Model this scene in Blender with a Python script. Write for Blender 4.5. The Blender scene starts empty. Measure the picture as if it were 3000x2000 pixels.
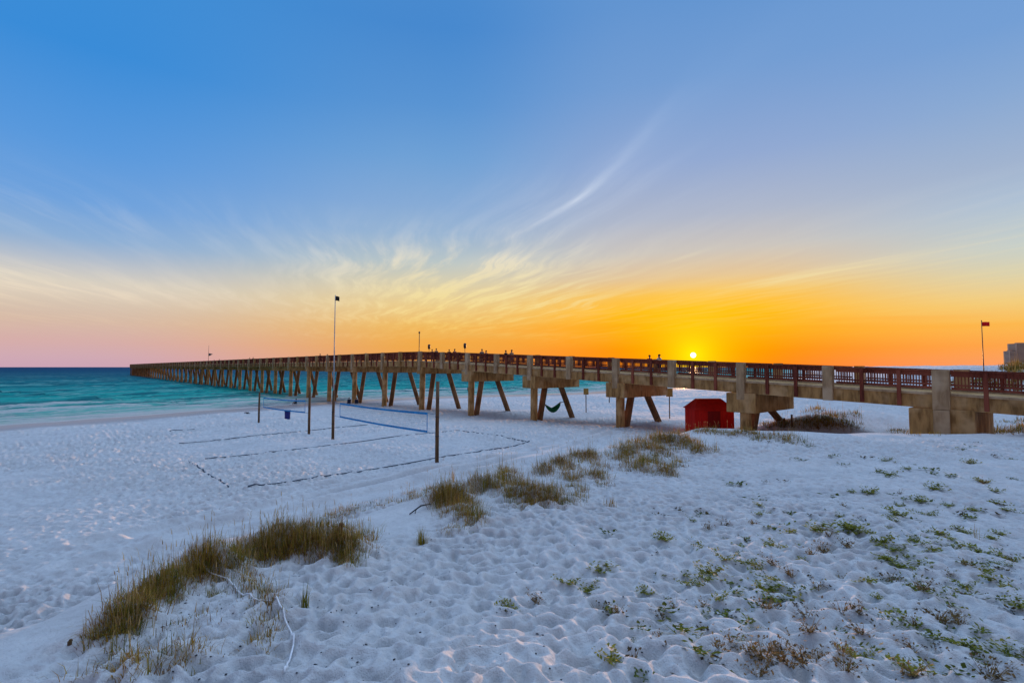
import bpy, math, random
import numpy as np
from mathutils import Vector, Matrix

C = bpy.context.scene
COL = C.collection
rng = np.random.default_rng(7)
random.seed(7)
R = math.radians

# ------------------------------------------------------------------ camera
CAM_Z = 6.1
FPX = 1500.0                       # focal length in pixels of the 3000 px wide photograph
PITCH = math.atan(75 / FPX)
cam_d = bpy.data.cameras.new('camera')
cam_d.sensor_width = 36.0
cam_d.lens = 18.0
cam_d.clip_start = 0.1
cam_d.clip_end = 90000
cam = bpy.data.objects.new('camera', cam_d)
cam.location = (0, 0, CAM_Z)
cam.rotation_euler = (math.pi / 2 + PITCH, 0, 0)
COL.objects.link(cam)
C.camera = cam


def ray(px, py):
    """direction of a photo pixel (3000 x 2000) from the camera"""
    dx = (px - 1500.0) / FPX
    dy = (1000.0 - py) / FPX
    cp, sp = math.cos(PITCH), math.sin(PITCH)
    return np.array([dx, cp - dy * sp, sp + dy * cp])


# ------------------------------------------------------------------ exposure
C.render.engine = 'CYCLES'
C.view_settings.view_transform = 'Standard'
C.view_settings.look = 'None'
C.view_settings.exposure = 0.0
C.view_settings.gamma = 1.0
C.cycles.use_denoising = True
try:
    C.cycles.denoiser = 'OPENIMAGEDENOISE'
except Exception:
    pass
C.cycles.max_bounces = 6
C.cycles.sample_clamp_indirect = 4.0


def lin(r, g, b):
    return tuple(((c / 255) / 12.92 if c / 255 <= 0.04045 else ((c / 255 + 0.055) / 1.055) ** 2.4) for c in (r, g, b))


class NT:
    """small helper that writes node trees as expressions"""

    def __init__(self, tree):
        self.t = tree

    def n(self, kind, **kw):
        nd = self.t.nodes.new(kind)
        for k, v in kw.items():
            setattr(nd, k, v)
        return nd

    def put(self, sock, v):
        if isinstance(v, bpy.types.NodeSocket):
            self.t.links.new(v, sock)
        elif isinstance(v, (tuple, list)) and len(v) == 3 and sock.type == 'RGBA':
            sock.default_value = (*v, 1)
        else:
            sock.default_value = v

    def m(self, op, *a, clamp=False):
        nd = self.n('ShaderNodeMath', operation=op, use_clamp=clamp)
        for i, v in enumerate(a):
            self.put(nd.inputs[i], v)
        return nd.outputs[0]

    def ss(self, x, a, b):
        nd = self.n('ShaderNodeMapRange', interpolation_type='SMOOTHSTEP')
        self.put(nd.inputs['Value'], x)
        nd.inputs['From Min'].default_value = a
        nd.inputs['From Max'].default_value = b
        return nd.outputs[0]

    def gauss(self, x, c, w):
        d = self.m('DIVIDE', self.m('SUBTRACT', x, c), w)
        return self.m('POWER', 2.718, self.m('MULTIPLY', self.m('MULTIPLY', d, d), -1.0))

    def mix(self, f, a, b, blend='MIX'):
        nd = self.n('ShaderNodeMix', data_type='RGBA', blend_type=blend)
        self.put(nd.inputs[0], f)
        self.put(nd.inputs[6], a)
        self.put(nd.inputs[7], b)
        return nd.outputs[2]

    def ramp(self, f, stops):
        nd = self.n('ShaderNodeValToRGB')
        el = nd.color_ramp.elements
        while len(el) > 1:
            el.remove(el[-1])
        el[0].position = stops[0][0]
        el[0].color = (*stops[0][1], 1)
        for p, c in stops[1:]:
            e = el.new(p)
            e.color = (*c, 1)
        self.put(nd.inputs[0], f)
        return nd.outputs[0]

    def noise(self, vec, scale, detail=4, rough=0.55, dist=0.0):
        nd = self.n('ShaderNodeTexNoise')
        if vec is not None:
            self.put(nd.inputs['Vector'], vec)
        nd.inputs['Scale'].default_value = scale
        nd.inputs['Detail'].default_value = detail
        nd.inputs['Roughness'].default_value = rough
        nd.inputs['Distortion'].default_value = dist
        return nd.outputs['Fac']

    def xyz(self, x, y, z):
        nd = self.n('ShaderNodeCombineXYZ')
        self.put(nd.inputs[0], x)
        self.put(nd.inputs[1], y)
        self.put(nd.inputs[2], z)
        return nd.outputs[0]


# ------------------------------------------------------------------ sky (world)
_sd = ray(2031, 1040)
SUN_DIR = Vector(_sd).normalized()
SUN_EL = math.asin(SUN_DIR.z)
SUN_AZ = math.atan2(SUN_DIR.x, SUN_DIR.y)      # from +Y towards +X

W = bpy.data.worlds.new('World')
C.world = W
W.use_nodes = True
wt = W.node_tree
wt.nodes.clear()
w = NT(wt)
gen = w.n('ShaderNodeTexCoord').outputs['Generated']
sep = w.n('ShaderNodeSeparateXYZ')
w.put(sep.inputs[0], gen)
X, Y, Z = sep.outputs
zc = w.m('MAXIMUM', Z, 0.0)
az = w.m('ARCTAN2', X, Y)
daz = w.m('SUBTRACT', az, SUN_AZ)
daz = w.m('ARCTAN2', w.m('SINE', daz), w.m('COSINE', daz))
adz = w.m('ABSOLUTE', daz)

L3 = lambda st: [(p, lin(*c)) for p, c in st]
ZEN = (168, 188, 218)          # zenith out of view, made pale to brighten the sand
ramp_s = w.ramp(zc, L3([(0, (255, 122, 14)), (.03, (255, 138, 0)), (.07, (255, 172, 0)), (.105, (255, 186, 4)), (.135, (246, 192, 84)),
                        (.165, (224, 194, 152)), (.21, (200, 195, 190)), (.27, (172, 182, 203)), (.36, (144, 168, 210)),
                        (.48, (114, 156, 210)), (.58, (98, 148, 208)), (.68, (100, 150, 210)), (.82, (150, 178, 216)), (1, ZEN)]))
ramp_c = w.ramp(zc, L3([(0, (238, 160, 84)), (.04, (238, 168, 72)), (.08, (238, 184, 94)), (.12, (233, 202, 138)), (.16, (214, 204, 172)),
                        (.2, (182, 195, 198)), (.25, (152, 180, 210)), (.3, (134, 170, 213)), (.38, (110, 160, 213)), (.46, (88, 147, 210)),
                        (.56, (70, 136, 206)), (.64, (74, 138, 206)), (.82, (138, 172, 214)), (1, ZEN)]))
K = .76                         # the same photo row lies lower in the sky towards the sides of the frame
ramp_l = w.ramp(zc, L3([(0, (203, 164, 182)), (.02 * K, (207, 169, 180)), (.05 * K, (213, 173, 170)), (.09 * K, (212, 183, 166)), (.13 * K, (206, 190, 175)),
                        (.165 * K, (198, 193, 186)), (.2 * K, (180, 188, 200)), (.25 * K, (140, 174, 213)), (.32 * K, (110, 161, 220)), (.42 * K, (88, 152, 220)),
                        (.58 * K, (57, 139, 215)), (.58, (62, 140, 212)), (.82, (134, 170, 214)), (1, ZEN)]))
ramp_r = w.ramp(zc, L3([(0, (248, 158, 104)), (.04 * K, (251, 164, 76)), (.08 * K, (249, 185, 82)), (.12 * K, (240, 204, 126)), (.17 * K, (217, 209, 174)),
                        (.22 * K, (194, 205, 203)), (.3 * K, (172, 191, 212)), (.36 * K, (160, 179, 207)), (.48 * K, (135, 168, 211)), (.58 * K, (115, 158, 212)), (.6, (104, 152, 210)), (.82, (146, 176, 215)), (1, ZEN)]))
ramp_b = w.ramp(zc, L3([(0, (130, 100, 100)), (.1, (224, 164, 134)), (.20, (160, 130, 138)), (.34, (78, 100, 150)), (1, ZEN)]))  # unseen sky behind camera, darkened for sand relief, warm low band lights the pier
left = w.mix(w.ss(adz, R(28), R(61)), ramp_c, ramp_l)
side = w.mix(w.ss(daz, R(-2), R(2)), left, ramp_r)
sky = w.mix(w.ss(adz, R(5), R(28)), ramp_s, side)
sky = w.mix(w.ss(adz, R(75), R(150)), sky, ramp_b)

# unseen bright patch added high in the sunward sky to light the sand relief
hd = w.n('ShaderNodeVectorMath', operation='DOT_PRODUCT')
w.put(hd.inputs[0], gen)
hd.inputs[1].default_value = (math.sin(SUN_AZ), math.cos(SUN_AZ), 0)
sky_fill = w.m('MULTIPLY', w.ss(Z, 0.60, 0.78), w.ss(hd.outputs['Value'], -0.05, 0.45))
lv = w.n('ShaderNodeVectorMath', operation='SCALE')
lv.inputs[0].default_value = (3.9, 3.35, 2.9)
w.put(lv.inputs['Scale'], sky_fill)
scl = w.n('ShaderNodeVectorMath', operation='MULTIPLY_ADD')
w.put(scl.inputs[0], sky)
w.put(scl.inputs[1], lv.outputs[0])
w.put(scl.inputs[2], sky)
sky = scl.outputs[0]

# cirrus, on a flat layer high above the coast
zi = w.m('DIVIDE', 1.0, w.m('MAXIMUM', Z, 0.02))
cu = w.m('MULTIPLY', X, zi)
cv = w.m('MULTIPLY', Y, zi)
ca = w.m('ADD', w.m('MULTIPLY', cu, -0.31), w.m('MULTIPLY', cv, 0.95))     # along the streaks
cb = w.m('ADD', w.m('MULTIPLY', cu, 0.95), w.m('MULTIPLY', cv, 0.31))      # across them
wob = w.noise(w.xyz(w.m('MULTIPLY', ca, 0.35), w.m('MULTIPLY', cb, 0.35), 3.1), 1.0, 2)
cbw = w.m('ADD', cb, w.m('MULTIPLY', w.m('SUBTRACT', wob, 0.5), 0.9))
fine = w.noise(w.xyz(w.m('MULTIPLY', ca, 0.5), w.m('MULTIPLY', cbw, 3.6), 0.0), 1.0, 6, 0.64, 0.15)
fine = w.ss(fine, 0.40, 0.70)
big = w.noise(w.xyz(w.m('MULTIPLY', ca, 0.16), w.m('MULTIPLY', cb, 0.2), 7.7), 1.0, 3, 0.5)
big = w.ss(big, 0.32, 0.60)
band = w.m('MULTIPLY', w.ss(zc, 0.03, 0.10), w.m('SUBTRACT', 1.0, w.ss(zc, 0.19, 0.30)))
# the veil thickens over the sea (left and centre)
west = w.m('SUBTRACT', 1.0, w.m('MULTIPLY', w.ss(az, R(4), R(16)), 0.75))
west = w.m('MULTIPLY', west, w.m('SUBTRACT', 1.0, w.m('MULTIPLY', w.m('SUBTRACT', 1.0, w.ss(az, R(-32), R(-16))), .6)))
veil = w.m('MULTIPLY', w.m('MULTIPLY', fine, big), w.m('MULTIPLY', band, west))
haze_l = w.m('MULTIPLY', w.m('MULTIPLY', w.gauss(az, R(-45), R(22)), w.gauss(zc, 0.118, 0.034)), w.m('ADD', 0.45, w.m('MULTIPLY', w.m('ADD', big, fine), 0.2)))
mid_c = w.m('MULTIPLY', w.m('MULTIPLY', w.gauss(az, R(-8), R(13)), w.gauss(zc, 0.15, 0.045)), w.m('ADD', 0.1, w.m('MULTIPLY', fine, 0.85)))
puff = w.m('MULTIPLY', w.m('MULTIPLY', w.gauss(az, R(-1.5), R(4.5)), w.gauss(zc, 0.198, 0.018)), w.m('ADD', 0.25, w.m('MULTIPLY', fine, 0.9)))


def wisp(b, wd, a0, a1, k, bend=0.0):
    mid = (a0 + a1) / 2
    t = w.m('DIVIDE', w.m('SUBTRACT', ca, mid), (a1 - a0) / 2)
    bb = w.m('ADD', cb, w.m('ADD', w.m('MULTIPLY', w.m('MULTIPLY', t, t), bend), w.m('MULTIPLY', w.m('SUBTRACT', wob, 0.5), 0.25)))
    e = w.m('MULTIPLY', w.gauss(bb, b, wd), w.gauss(t, 0.0, 0.75))
    tex = w.m('ADD', 0.55, w.m('MULTIPLY', fine, 0.6))
    return w.m('MULTIPLY', w.m('MULTIPLY', e, tex), k)


ws = wisp(1.31, .035, 1.8, 3.7, .85, .10)
for a in ((1.30, .11, 1.2, 3.9, .22, .1), (1.56, .07, 2.0, 3.9, .25, .05), (1.95, .12, 2.6, 5.0, .28, -.05),
          (4.72, .22, 2.6, 6.2, .60, -.1), (5.05, .5, 2.2, 6.5, .25, -.1), (2.90, .05, 3.5, 4.3, .5, 0), (-3.6, .25, 2.0, 3.2, .12, 0), (-2.1, .2, 2.2, 3.6, .1, 0)):
    ws = w.m('ADD', ws, wisp(*a))
hi_f = w.m('MULTIPLY', fine, w.m('MULTIPLY', w.m('ADD', w.m('MULTIPLY', w.gauss(az, R(6), R(15)), w.gauss(zc, 0.28, 0.08)), w.m('MULTIPLY', w.gauss(az, R(-36), R(16)), w.m('MULTIPLY', w.gauss(zc, 0.24, 0.06), 0.25))), 0.20))
ws = w.m('ADD', ws, hi_f)
dens = w.m('ADD', w.m('ADD', w.m('MULTIPLY', veil, 0.75), ws), w.m('ADD', haze_l, w.m('ADD', puff, mid_c)), clamp=True)
ccol = w.ramp(zc, L3([(0, (255, 205, 120)), (.08, (250, 214, 120)), (.14, (242, 222, 160)), (.2, (232, 222, 195)), (.28, (205, 215, 232)), (.45, (176, 200, 235)), (1, (176, 200, 235))]))
ccol = w.mix(w.ss(adz, R(26), R(52)), ccol, w.ramp(zc, L3([(0, (232, 196, 180)), (.07, (236, 208, 178)), (.13, (232, 220, 200)), (.2, (214, 220, 228)), (.4, (176, 202, 235))])))
sky = w.mix(w.m('MULTIPLY', dens, 0.9), sky, ccol)
# darker orange streaks in the low glow
lowst = w.noise(w.xyz(w.m('MULTIPLY', az, 1.6), w.m('MULTIPLY', zc, 26.0), 1.0), 1.6, 4, 0.6, 0.6)
lowst = w.m('MULTIPLY', w.ss(lowst, 0.5, 0.75), w.m('MULTIPLY', w.gauss(zc, 0.055, 0.045), w.gauss(adz, 0.0, R(26))))
sky = w.mix(w.m('MULTIPLY', lowst, 0.45), sky, lin(255, 150, 10))

# glow round the low sun and the disc itself
dot = w.n('ShaderNodeVectorMath', operation='DOT_PRODUCT')
w.put(dot.inputs[0], gen)
dot.inputs[1].default_value = SUN_DIR
ang = w.m('ARCCOSINE', w.m('MINIMUM', dot.outputs['Value'], 1.0))
g1 = w.m('POWER', 2.718, w.m('MULTIPLY', ang, -1 / R(2.0)))
g2 = w.m('POWER', 2.718, w.m('MULTIPLY', ang, -1 / R(3.6)))
sky = w.mix(w.m('MULTIPLY', g2, 0.7), sky, lin(255, 205, 0))
sky = w.mix(w.m('MULTIPLY', g1, 1.0, clamp=True), sky, lin(255, 238, 10))
disc = w.m('SUBTRACT', 1.0, w.ss(ang, R(0.20), R(0.30)))
sky = w.mix(disc, sky, (5.0, 4.6, 3.6))
# below the horizon: the far water's tone
sky = w.mix(w.ss(Z, -0.02, 0.0), lin(40, 80, 110), sky)

nish = w.n('ShaderNodeTexSky', sky_type='NISHITA')
nish.sun_disc = False
nish.sun_elevation = SUN_EL
nish.sun_rotation = SUN_AZ
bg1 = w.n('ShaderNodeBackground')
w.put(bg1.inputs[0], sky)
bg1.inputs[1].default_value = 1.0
bg2 = w.n('ShaderNodeBackground')
w.put(bg2.inputs[0], nish.outputs[0])
bg2.inputs[1].default_value = 0.004
ad = w.n('ShaderNodeAddShader')
wt.links.new(bg1.outputs[0], ad.inputs[0])
wt.links.new(bg2.outputs[0], ad.inputs[1])
wo = w.n('ShaderNodeOutputWorld')
wt.links.new(ad.outputs[0], wo.inputs[0])
W.cycles.sampling_method = 'MANUAL'
W.cycles.sample_map_resolution = 2048

# ------------------------------------------------------------------ sun lamp
sun_d = bpy.data.lights.new('sun', 'SUN')
sun_d.energy = 4.0
sun_d.angle = R(0.5)
sun_d.color = (1.0, 0.50, 0.20)
sun = bpy.data.objects.new('sun', sun_d)
sun.rotation_euler = (-SUN_DIR).to_track_quat('-Z', 'Y').to_euler()
sun.location = (60, 60, 60)
COL.objects.link(sun)


# ------------------------------------------------------------------ mesh helpers
def mesh_np(name, V, F, mat=None, smooth=False, attrs=None):
    """fast mesh from arrays; F is a list of (k,4) / (k,3) index arrays"""
    me = bpy.data.meshes.new(name)
    V = np.asarray(V, np.float32)
    me.vertices.add(len(V))
    me.vertices.foreach_set('co', V.ravel())
    loops = np.concatenate([f.ravel() for f in F]).astype(np.int32)
    tot = np.concatenate([np.full(len(f), f.shape[1]) for f in F]).astype(np.int32)
    start = np.concatenate([[0], np.cumsum(tot)[:-1]]).astype(np.int32)
    me.loops.add(len(loops))
    me.loops.foreach_set('vertex_index', loops)
    me.polygons.add(len(tot))
    me.polygons.foreach_set('loop_start', start)
    me.polygons.foreach_set('loop_total', tot)
    if smooth:
        me.polygons.foreach_set('use_smooth', np.ones(len(tot), bool))
    for k, a in (attrs or {}).items():
        at = me.attributes.new(k, 'FLOAT', 'POINT')
        at.data.foreach_set('value', np.asarray(a, np.float32))
    me.update(calc_edges=True)
    if mat:
        me.materials.append(mat)
    return me


def link(name, me, parent=None, loc=None):
    o = bpy.data.objects.new(name, me)
    COL.objects.link(o)
    if parent:
        o.parent = parent
    if loc is not None:
        o.location = loc
    return o


def tag(o, label=None, cat=None, group=None, kind=None):
    if label:
        o['label'] = label
    if cat:
        o['category'] = cat
    if group:
        o['group'] = group
    if kind:
        o['kind'] = kind
    return o


def thing(name, loc, rz=0.0, label=None, cat=None, group=None):
    o = bpy.data.objects.new(name, None)
    o.empty_display_size = 0.2
    o.location = loc
    o.rotation_euler = (0, 0, rz)
    COL.objects.link(o)
    return tag(o, label, cat, group)


def copy_tree(o, parent=None):
    c = o.copy()
    COL.objects.link(c)
    c.parent = parent
    for ch in list(o.children):
        copy_tree(ch, c)
    return c


class MB:
    def __init__(self):
        self.v, self.f = [], []

    def quadbox(self, P, b=0.0):
        """8 corners: bottom 4 (ccw) then top 4"""
        i = len(self.v)
        self.v += [tuple(p) for p in P]
        for q in ((3, 2, 1, 0), (4, 5, 6, 7), (0, 1, 5, 4), (1, 2, 6, 5), (2, 3, 7, 6), (3, 0, 4, 7)):
            self.f.append(tuple(i + k for k in q))
        return self

    def box(self, x0, x1, y0, y1, z0, z1):
        return self.quadbox([(x0, y0, z0), (x1, y0, z0), (x1, y1, z0), (x0, y1, z0), (x0, y0, z1), (x1, y0, z1), (x1, y1, z1), (x0, y1, z1)])

    def tube(self, pts, r, n=8, cap=True):
        pts = [Vector(p) for p in pts]
        rs = r if isinstance(r, (list, tuple)) else [r] * len(pts)
        i0 = len(self.v)
        up = Vector((0, 0, 1))
        for k, p in enumerate(pts):
            d = (pts[min(k + 1, len(pts) - 1)] - pts[max(k - 1, 0)])
            d = d.normalized() if d.length > 1e-9 else Vector((0, 0, 1))
            a = d.cross(up if abs(d.z) < 0.95 else Vector((1, 0, 0))).normalized()
            b = d.cross(a)
            for j in range(n):
                t = 2 * math.pi * j / n
                self.v.append(tuple(p + (a * math.cos(t) + b * math.sin(t)) * rs[k]))
        for k in range(len(pts) - 1):
            for j in range(n):
                a0, a1 = i0 + k * n + j, i0 + k * n + (j + 1) % n
                self.f.append((a0, a1, a1 + n, a0 + n))
        if cap:
            self.f.append(tuple(i0 + j for j in reversed(range(n))))
            self.f.append(tuple(i0 + (len(pts) - 1) * n + j for j in range(n)))
        return self

    def lathe(self, prof, n=16, c=(0, 0)):
        """profile of (r, z) from bottom to top"""
        i0 = len(self.v)
        for r, z in prof:
            for j in range(n):
                t = 2 * math.pi * j / n
                self.v.append((c[0] + r * math.cos(t), c[1] + r * math.sin(t), z))
        for k in range(len(prof) - 1):
            for j in range(n):
                a0, a1 = i0 + k * n + j, i0 + k * n + (j + 1) % n
                self.f.append((a0, a1, a1 + n, a0 + n))
        self.f.append(tuple(i0 + j for j in reversed(range(n))))
        self.f.append(tuple(i0 + (len(prof) - 1) * n + j for j in range(n)))
        return self

    def mesh(self, name, mat, smooth=False):
        me = bpy.data.meshes.new(name)
        me.from_pydata(self.v, [], self.f)
        if smooth:
            me.polygons.foreach_set('use_smooth', np.ones(len(me.polygons), bool))
        me.update()
        if mat:
            me.materials.append(mat)
        return me

    def build(self, name, mat, parent=None, smooth=False, loc=None, bevel=0.0):
        o = link(name, self.mesh(name, mat, smooth), parent, loc)
        if bevel:
            bv = o.modifiers.new('bevel', 'BEVEL')
            bv.width = bevel
            bv.segments = 2
            bv.limit_method = 'ANGLE'
        return o


# ------------------------------------------------------------------ materials
def new_mat(name, base=(.5, .5, .5), rough=0.8, spec=0.3):
    m = bpy.data.materials.new(name)
    m.use_nodes = True
    t = NT(m.node_tree)
    b = m.node_tree.nodes['Principled BSDF']
    b.inputs['Base Color'].default_value = (*base, 1)
    b.inputs['Roughness'].default_value = rough
    b.inputs['Specular IOR Level'].default_value = spec
    return m, t, b


def bump(t, b, h, strength=0.3, dist=0.02):
    n = t.n('ShaderNodeBump')
    n.inputs['Strength'].default_value = strength
    n.inputs['Distance'].default_value = dist
    t.put(n.inputs['Height'], h)
    t.put(b.inputs['Normal'], n.outputs[0])


def streaky(name, c0, c1, c2, scale=(1, 1, 1), rough=0.85, spec=0.2, bstr=0.4, bdist=0.02, nscale=3.0):
    """weathered surface: two mixed noises over three colours"""
    m, t, b = new_mat(name, c0, rough, spec)
    co = t.n('ShaderNodeTexCoord').outputs['Object']
    mp = t.n('ShaderNodeMapping')
    t.put(mp.inputs[0], co)
    mp.inputs['Scale'].default_value = scale
    n1 = t.noise(mp.outputs[0], nscale, 6, 0.62, 0.3)
    n2 = t.noise(co, nscale * 0.23, 3, 0.5)
    col = t.mix(t.ss(n1, 0.35, 0.68), c0, c1)
    col = t.mix(t.ss(n2, 0.45, 0.72), col, c2)
    t.put(b.inputs['Base Color'], col)
    bump(t, b, n1, bstr, bdist)
    return m


M = {}
M['concrete'] = streaky('concrete', (.45, .255, .09), (.20, .105, .035), (.54, .345, .16), (1, 1, .22), nscale=3.6)
M['concrete_pale'] = streaky('concrete_pale', (.44, .30, .165), (.28, .18, .095), (.52, .385, .24), (1, 1, .2), nscale=4.0)
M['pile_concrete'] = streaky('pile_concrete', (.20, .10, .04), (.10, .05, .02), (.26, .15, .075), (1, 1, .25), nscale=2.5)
M['rail_wood'] = streaky('rail_wood', (.20, .046, .026), (.09, .02, .012), (.28, .08, .045), (6, 6, 1), nscale=1.5)
M['post_wood'] = streaky('post_wood', (.17, .095, .045), (.07, .04, .022), (.26, .165, .095), (5, 5, .4), nscale=2.5)
M['metal_grey'] = streaky('metal_grey', (.42, .42, .42), (.32, .32, .33), (.5, .5, .5), nscale=6, rough=.45, spec=.5, bstr=.05)
M['metal_dark'] = streaky('metal_dark', (.05, .035, .03), (.03, .022, .02), (.07, .05, .04), nscale=6, rough=.5, spec=.4, bstr=.05)
M['band_blue'] = streaky('band_blue', (.012, .24, .56), (.01, .18, .46), (.02, .29, .64), nscale=9, rough=.7, bstr=.05)
M['cord_teal'] = streaky('cord_teal', (.03, .14, .25), (.02, .1, .18), (.05, .18, .3), nscale=9)
M['barrel_blue'] = streaky('barrel_blue', (.008, .015, .17), (.006, .01, .12), (.015, .03, .24), nscale=3, rough=.45, spec=.4, bstr=.05)
M['webbing'] = streaky('webbing', (.07, .095, .13), (.04, .06, .09), (.12, .15, .19), nscale=5)
M['white_rope'] = streaky('white_rope', (.78, .78, .80), (.66, .66, .68), (.85, .85, .86), nscale=30, bstr=.5, bdist=.004)
M['shed_red'] = streaky('shed_red', (.62, .016, .010), (.46, .01, .008), (.70, .03, .016), (8, 8, .6), nscale=1.6)
M['shed_roof'] = streaky('shed_roof', (.56, .016, .010), (.44, .012, .008), (.62, .03, .018), (1, 1, 1), nscale=3)
M['shed_door'] = streaky('shed_door', (.24, .010, .009), (.16, .007, .007), (.30, .016, .012), (8, 8, .6), nscale=1.6)
M['hammock'] = streaky('hammock', (.01, .16, .06), (.006, .1, .04), (.02, .2, .08), nscale=4)
M['strap'] = streaky('strap', (.03, .035, .03), (.02, .02, .02), (.05, .05, .045), nscale=8)
M['flag_red'] = streaky('flag_red', (.85, .012, .01), (.75, .01, .01), (.9, .02, .02), nscale=3)
M['sign_face'] = streaky('sign_face', (.30, .20, .05), (.22, .14, .04), (.36, .25, .08), nscale=4)
M['skin'] = streaky('skin', (.38, .22, .15), (.33, .18, .12), (.42, .26, .18), nscale=4, rough=.6)
M['hair'] = streaky('hair', (.03, .02, .012), (.02, .013, .01), (.05, .03, .02), nscale=20)
for nm, c in (('cloth_navy', (.02, .03, .07)), ('cloth_grey', (.16, .16, .17)), ('cloth_red', (.30, .04, .03)), ('cloth_white', (.6, .58, .55)),
              ('cloth_teal', (.04, .16, .17)), ('cloth_dark', (.025, .022, .022)), ('cloth_tan', (.3, .23, .15))):
    M[nm] = streaky(nm, c, tuple(x * .8 for x in c), tuple(min(1, x * 1.15) for x in c), nscale=5, bstr=.2, bdist=.01)
M['tower_wall'] = streaky('tower_wall', (.55, .36, .25), (.50, .32, .22), (.6, .42, .3), nscale=.05)
M['tower_glass'] = streaky('tower_glass', (.06, .06, .08), (.05, .05, .07), (.08, .08, .1), nscale=.1, rough=.25, spec=.5)
M['seaweed'] = streaky('seaweed', (.02, .022, .03), (.012, .012, .016), (.035, .03, .03), nscale=12, bstr=1)
M['debris'] = streaky('debris', (.03, .035, .045), (.02, .02, .025), (.06, .055, .06), nscale=20)


def grass_mat(name, stops, trans=0.25):
    m = bpy.data.materials.new(name)
    m.use_nodes = True
    nt = m.node_tree
    t = NT(nt)
    b = nt.nodes['Principled BSDF']
    at = t.n('ShaderNodeAttribute', attribute_name='rnd').outputs['Fac']
    col = t.ramp(at, stops)
    t.put(b.inputs['Base Color'], col)
    b.inputs['Roughness'].default_value = .75
    b.inputs['Specular IOR Level'].default_value = .15
    tr = t.n('ShaderNodeBsdfTranslucent')
    t.put(tr.inputs[0], col)
    mx = t.n('ShaderNodeMixShader')
    mx.inputs[0].default_value = trans
    nt.links.new(b.outputs[0], mx.inputs[1])
    nt.links.new(tr.outputs[0], mx.inputs[2])
    nt.links.new(mx.outputs[0], nt.nodes['Material Output'].inputs[0])
    return m


M['dune_grass'] = grass_mat('dune_grass', [(0, (.10, .11, .015)), (.22, (.25, .21, .025)), (.42, (.42, .28, .04)), (.62, (.50, .26, .055)), (.8, (.17, .08, .03)), (1, (.70, .48, .2))])
M['leaf_green'] = grass_mat('leaf_green', [(0, (.07, .09, .012)), (.4, (.19, .21, .022)), (.7, (.30, .27, .035)), (1, (.28, .16, .04))])
M['leaf_dry'] = grass_mat('leaf_dry', [(0, (.06, .042, .02)), (.4, (.16, .10, .035)), (.7, (.26, .16, .055)), (1, (.2, .18, .045))])

# ------------------------------------------------------------------ terrain height
SHORE = np.array([(-2200, -3000), (-400, -600), (-112, -60), (-76, 10), (-53.8, 53.8), (-46.5, 67.8), (-39.5, 78), (-34.5, 88.8), (-20.8, 103), (15.5, 121), (60, 163), (130, 245), (262, 450), (700, 1250), (2600, 4700), (12000, 21000)], float)
DUNE = np.array([(-16, -5), (-9, 1.4), (-6.4, 4.6), (-5.2, 6.2), (-5.0, 8.8), (-2.9, 10.4), (-1.9, 12.7), (1.2, 16.8), (6.4, 23.3), (9.6, 25.6), (14, 25.1), (24.4, 24.3), (45, 24.5), (90, 12), (95, -70), (-50, -70)], float)


def seg_dist(x, y, P, closed=False):
    """unsigned distance to a polyline, sign of the side of the nearest segment, and arc length"""
    n = len(P)
    best = np.full(x.shape, 1e18)
    side = np.zeros(x.shape)
    arc = np.zeros(x.shape)
    acc = 0.0
    for i in range(n if closed else n - 1):
        a, b = P[i], P[(i + 1) % n]
        d = b - a
        L = np.hypot(*d)
        t = np.clip(((x - a[0]) * d[0] + (y - a[1]) * d[1]) / L ** 2, 0, 1)
        ex, ey = x - a[0] - t * d[0], y - a[1] - t * d[1]
        q = ex * ex + ey * ey
        k = q < best - 1e-9
        best = np.where(k, q, best)
        side = np.where(k, d[0] * ey - d[1] * ex, side)
        arc = np.where(k, acc + t * L, arc)
        acc += L
    return np.sqrt(best), side, arc


def inside(x, y, P):
    r = np.zeros(x.shape, bool)
    n = len(P)
    for i in range(n):
        a, b = P[i], P[(i + 1) % n]
        c = ((a[1] > y) != (b[1] > y)) & (x < (b[0] - a[0]) * (y - a[1]) / (b[1] - a[1] + 1e-12) + a[0])
        r ^= c
    return r


def hash2(i, j, s):
    h = (i.astype(np.int64) * 374761393 + j.astype(np.int64) * 668265263 + s * 1442695041) & 0xffffffff
    h = ((h ^ (h >> 13)) * 1274126177) & 0xffffffff
    h = ((h ^ (h >> 16)) * 2246822519) & 0xffffffff
    return ((h ^ (h >> 15)) & 0xffffff) / float(0x1000000)


def vnoise(x, y, s=0):
    i, j = np.floor(x), np.floor(y)
    u, v = x - i, y - j
    u = u * u * u * (u * (u * 6 - 15) + 10)
    v = v * v * v * (v * (v * 6 - 15) + 10)
    a, b = hash2(i, j, s), hash2(i + 1, j, s)
    c, d = hash2(i, j + 1, s), hash2(i + 1, j + 1, s)
    return (a * (1 - u) + b * u) * (1 - v) + (c * (1 - u) + d * u) * v - 0.5


def fbm(x, y, oct=3, s=0):
    r, k, f = 0, 1.0, 1.0
    for o in range(oct):
        r = r + k * vnoise(x * f + 17.3 * o, y * f - 9.1 * o, s + o)
        k *= .5
        f *= 2.03
    return r


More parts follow.
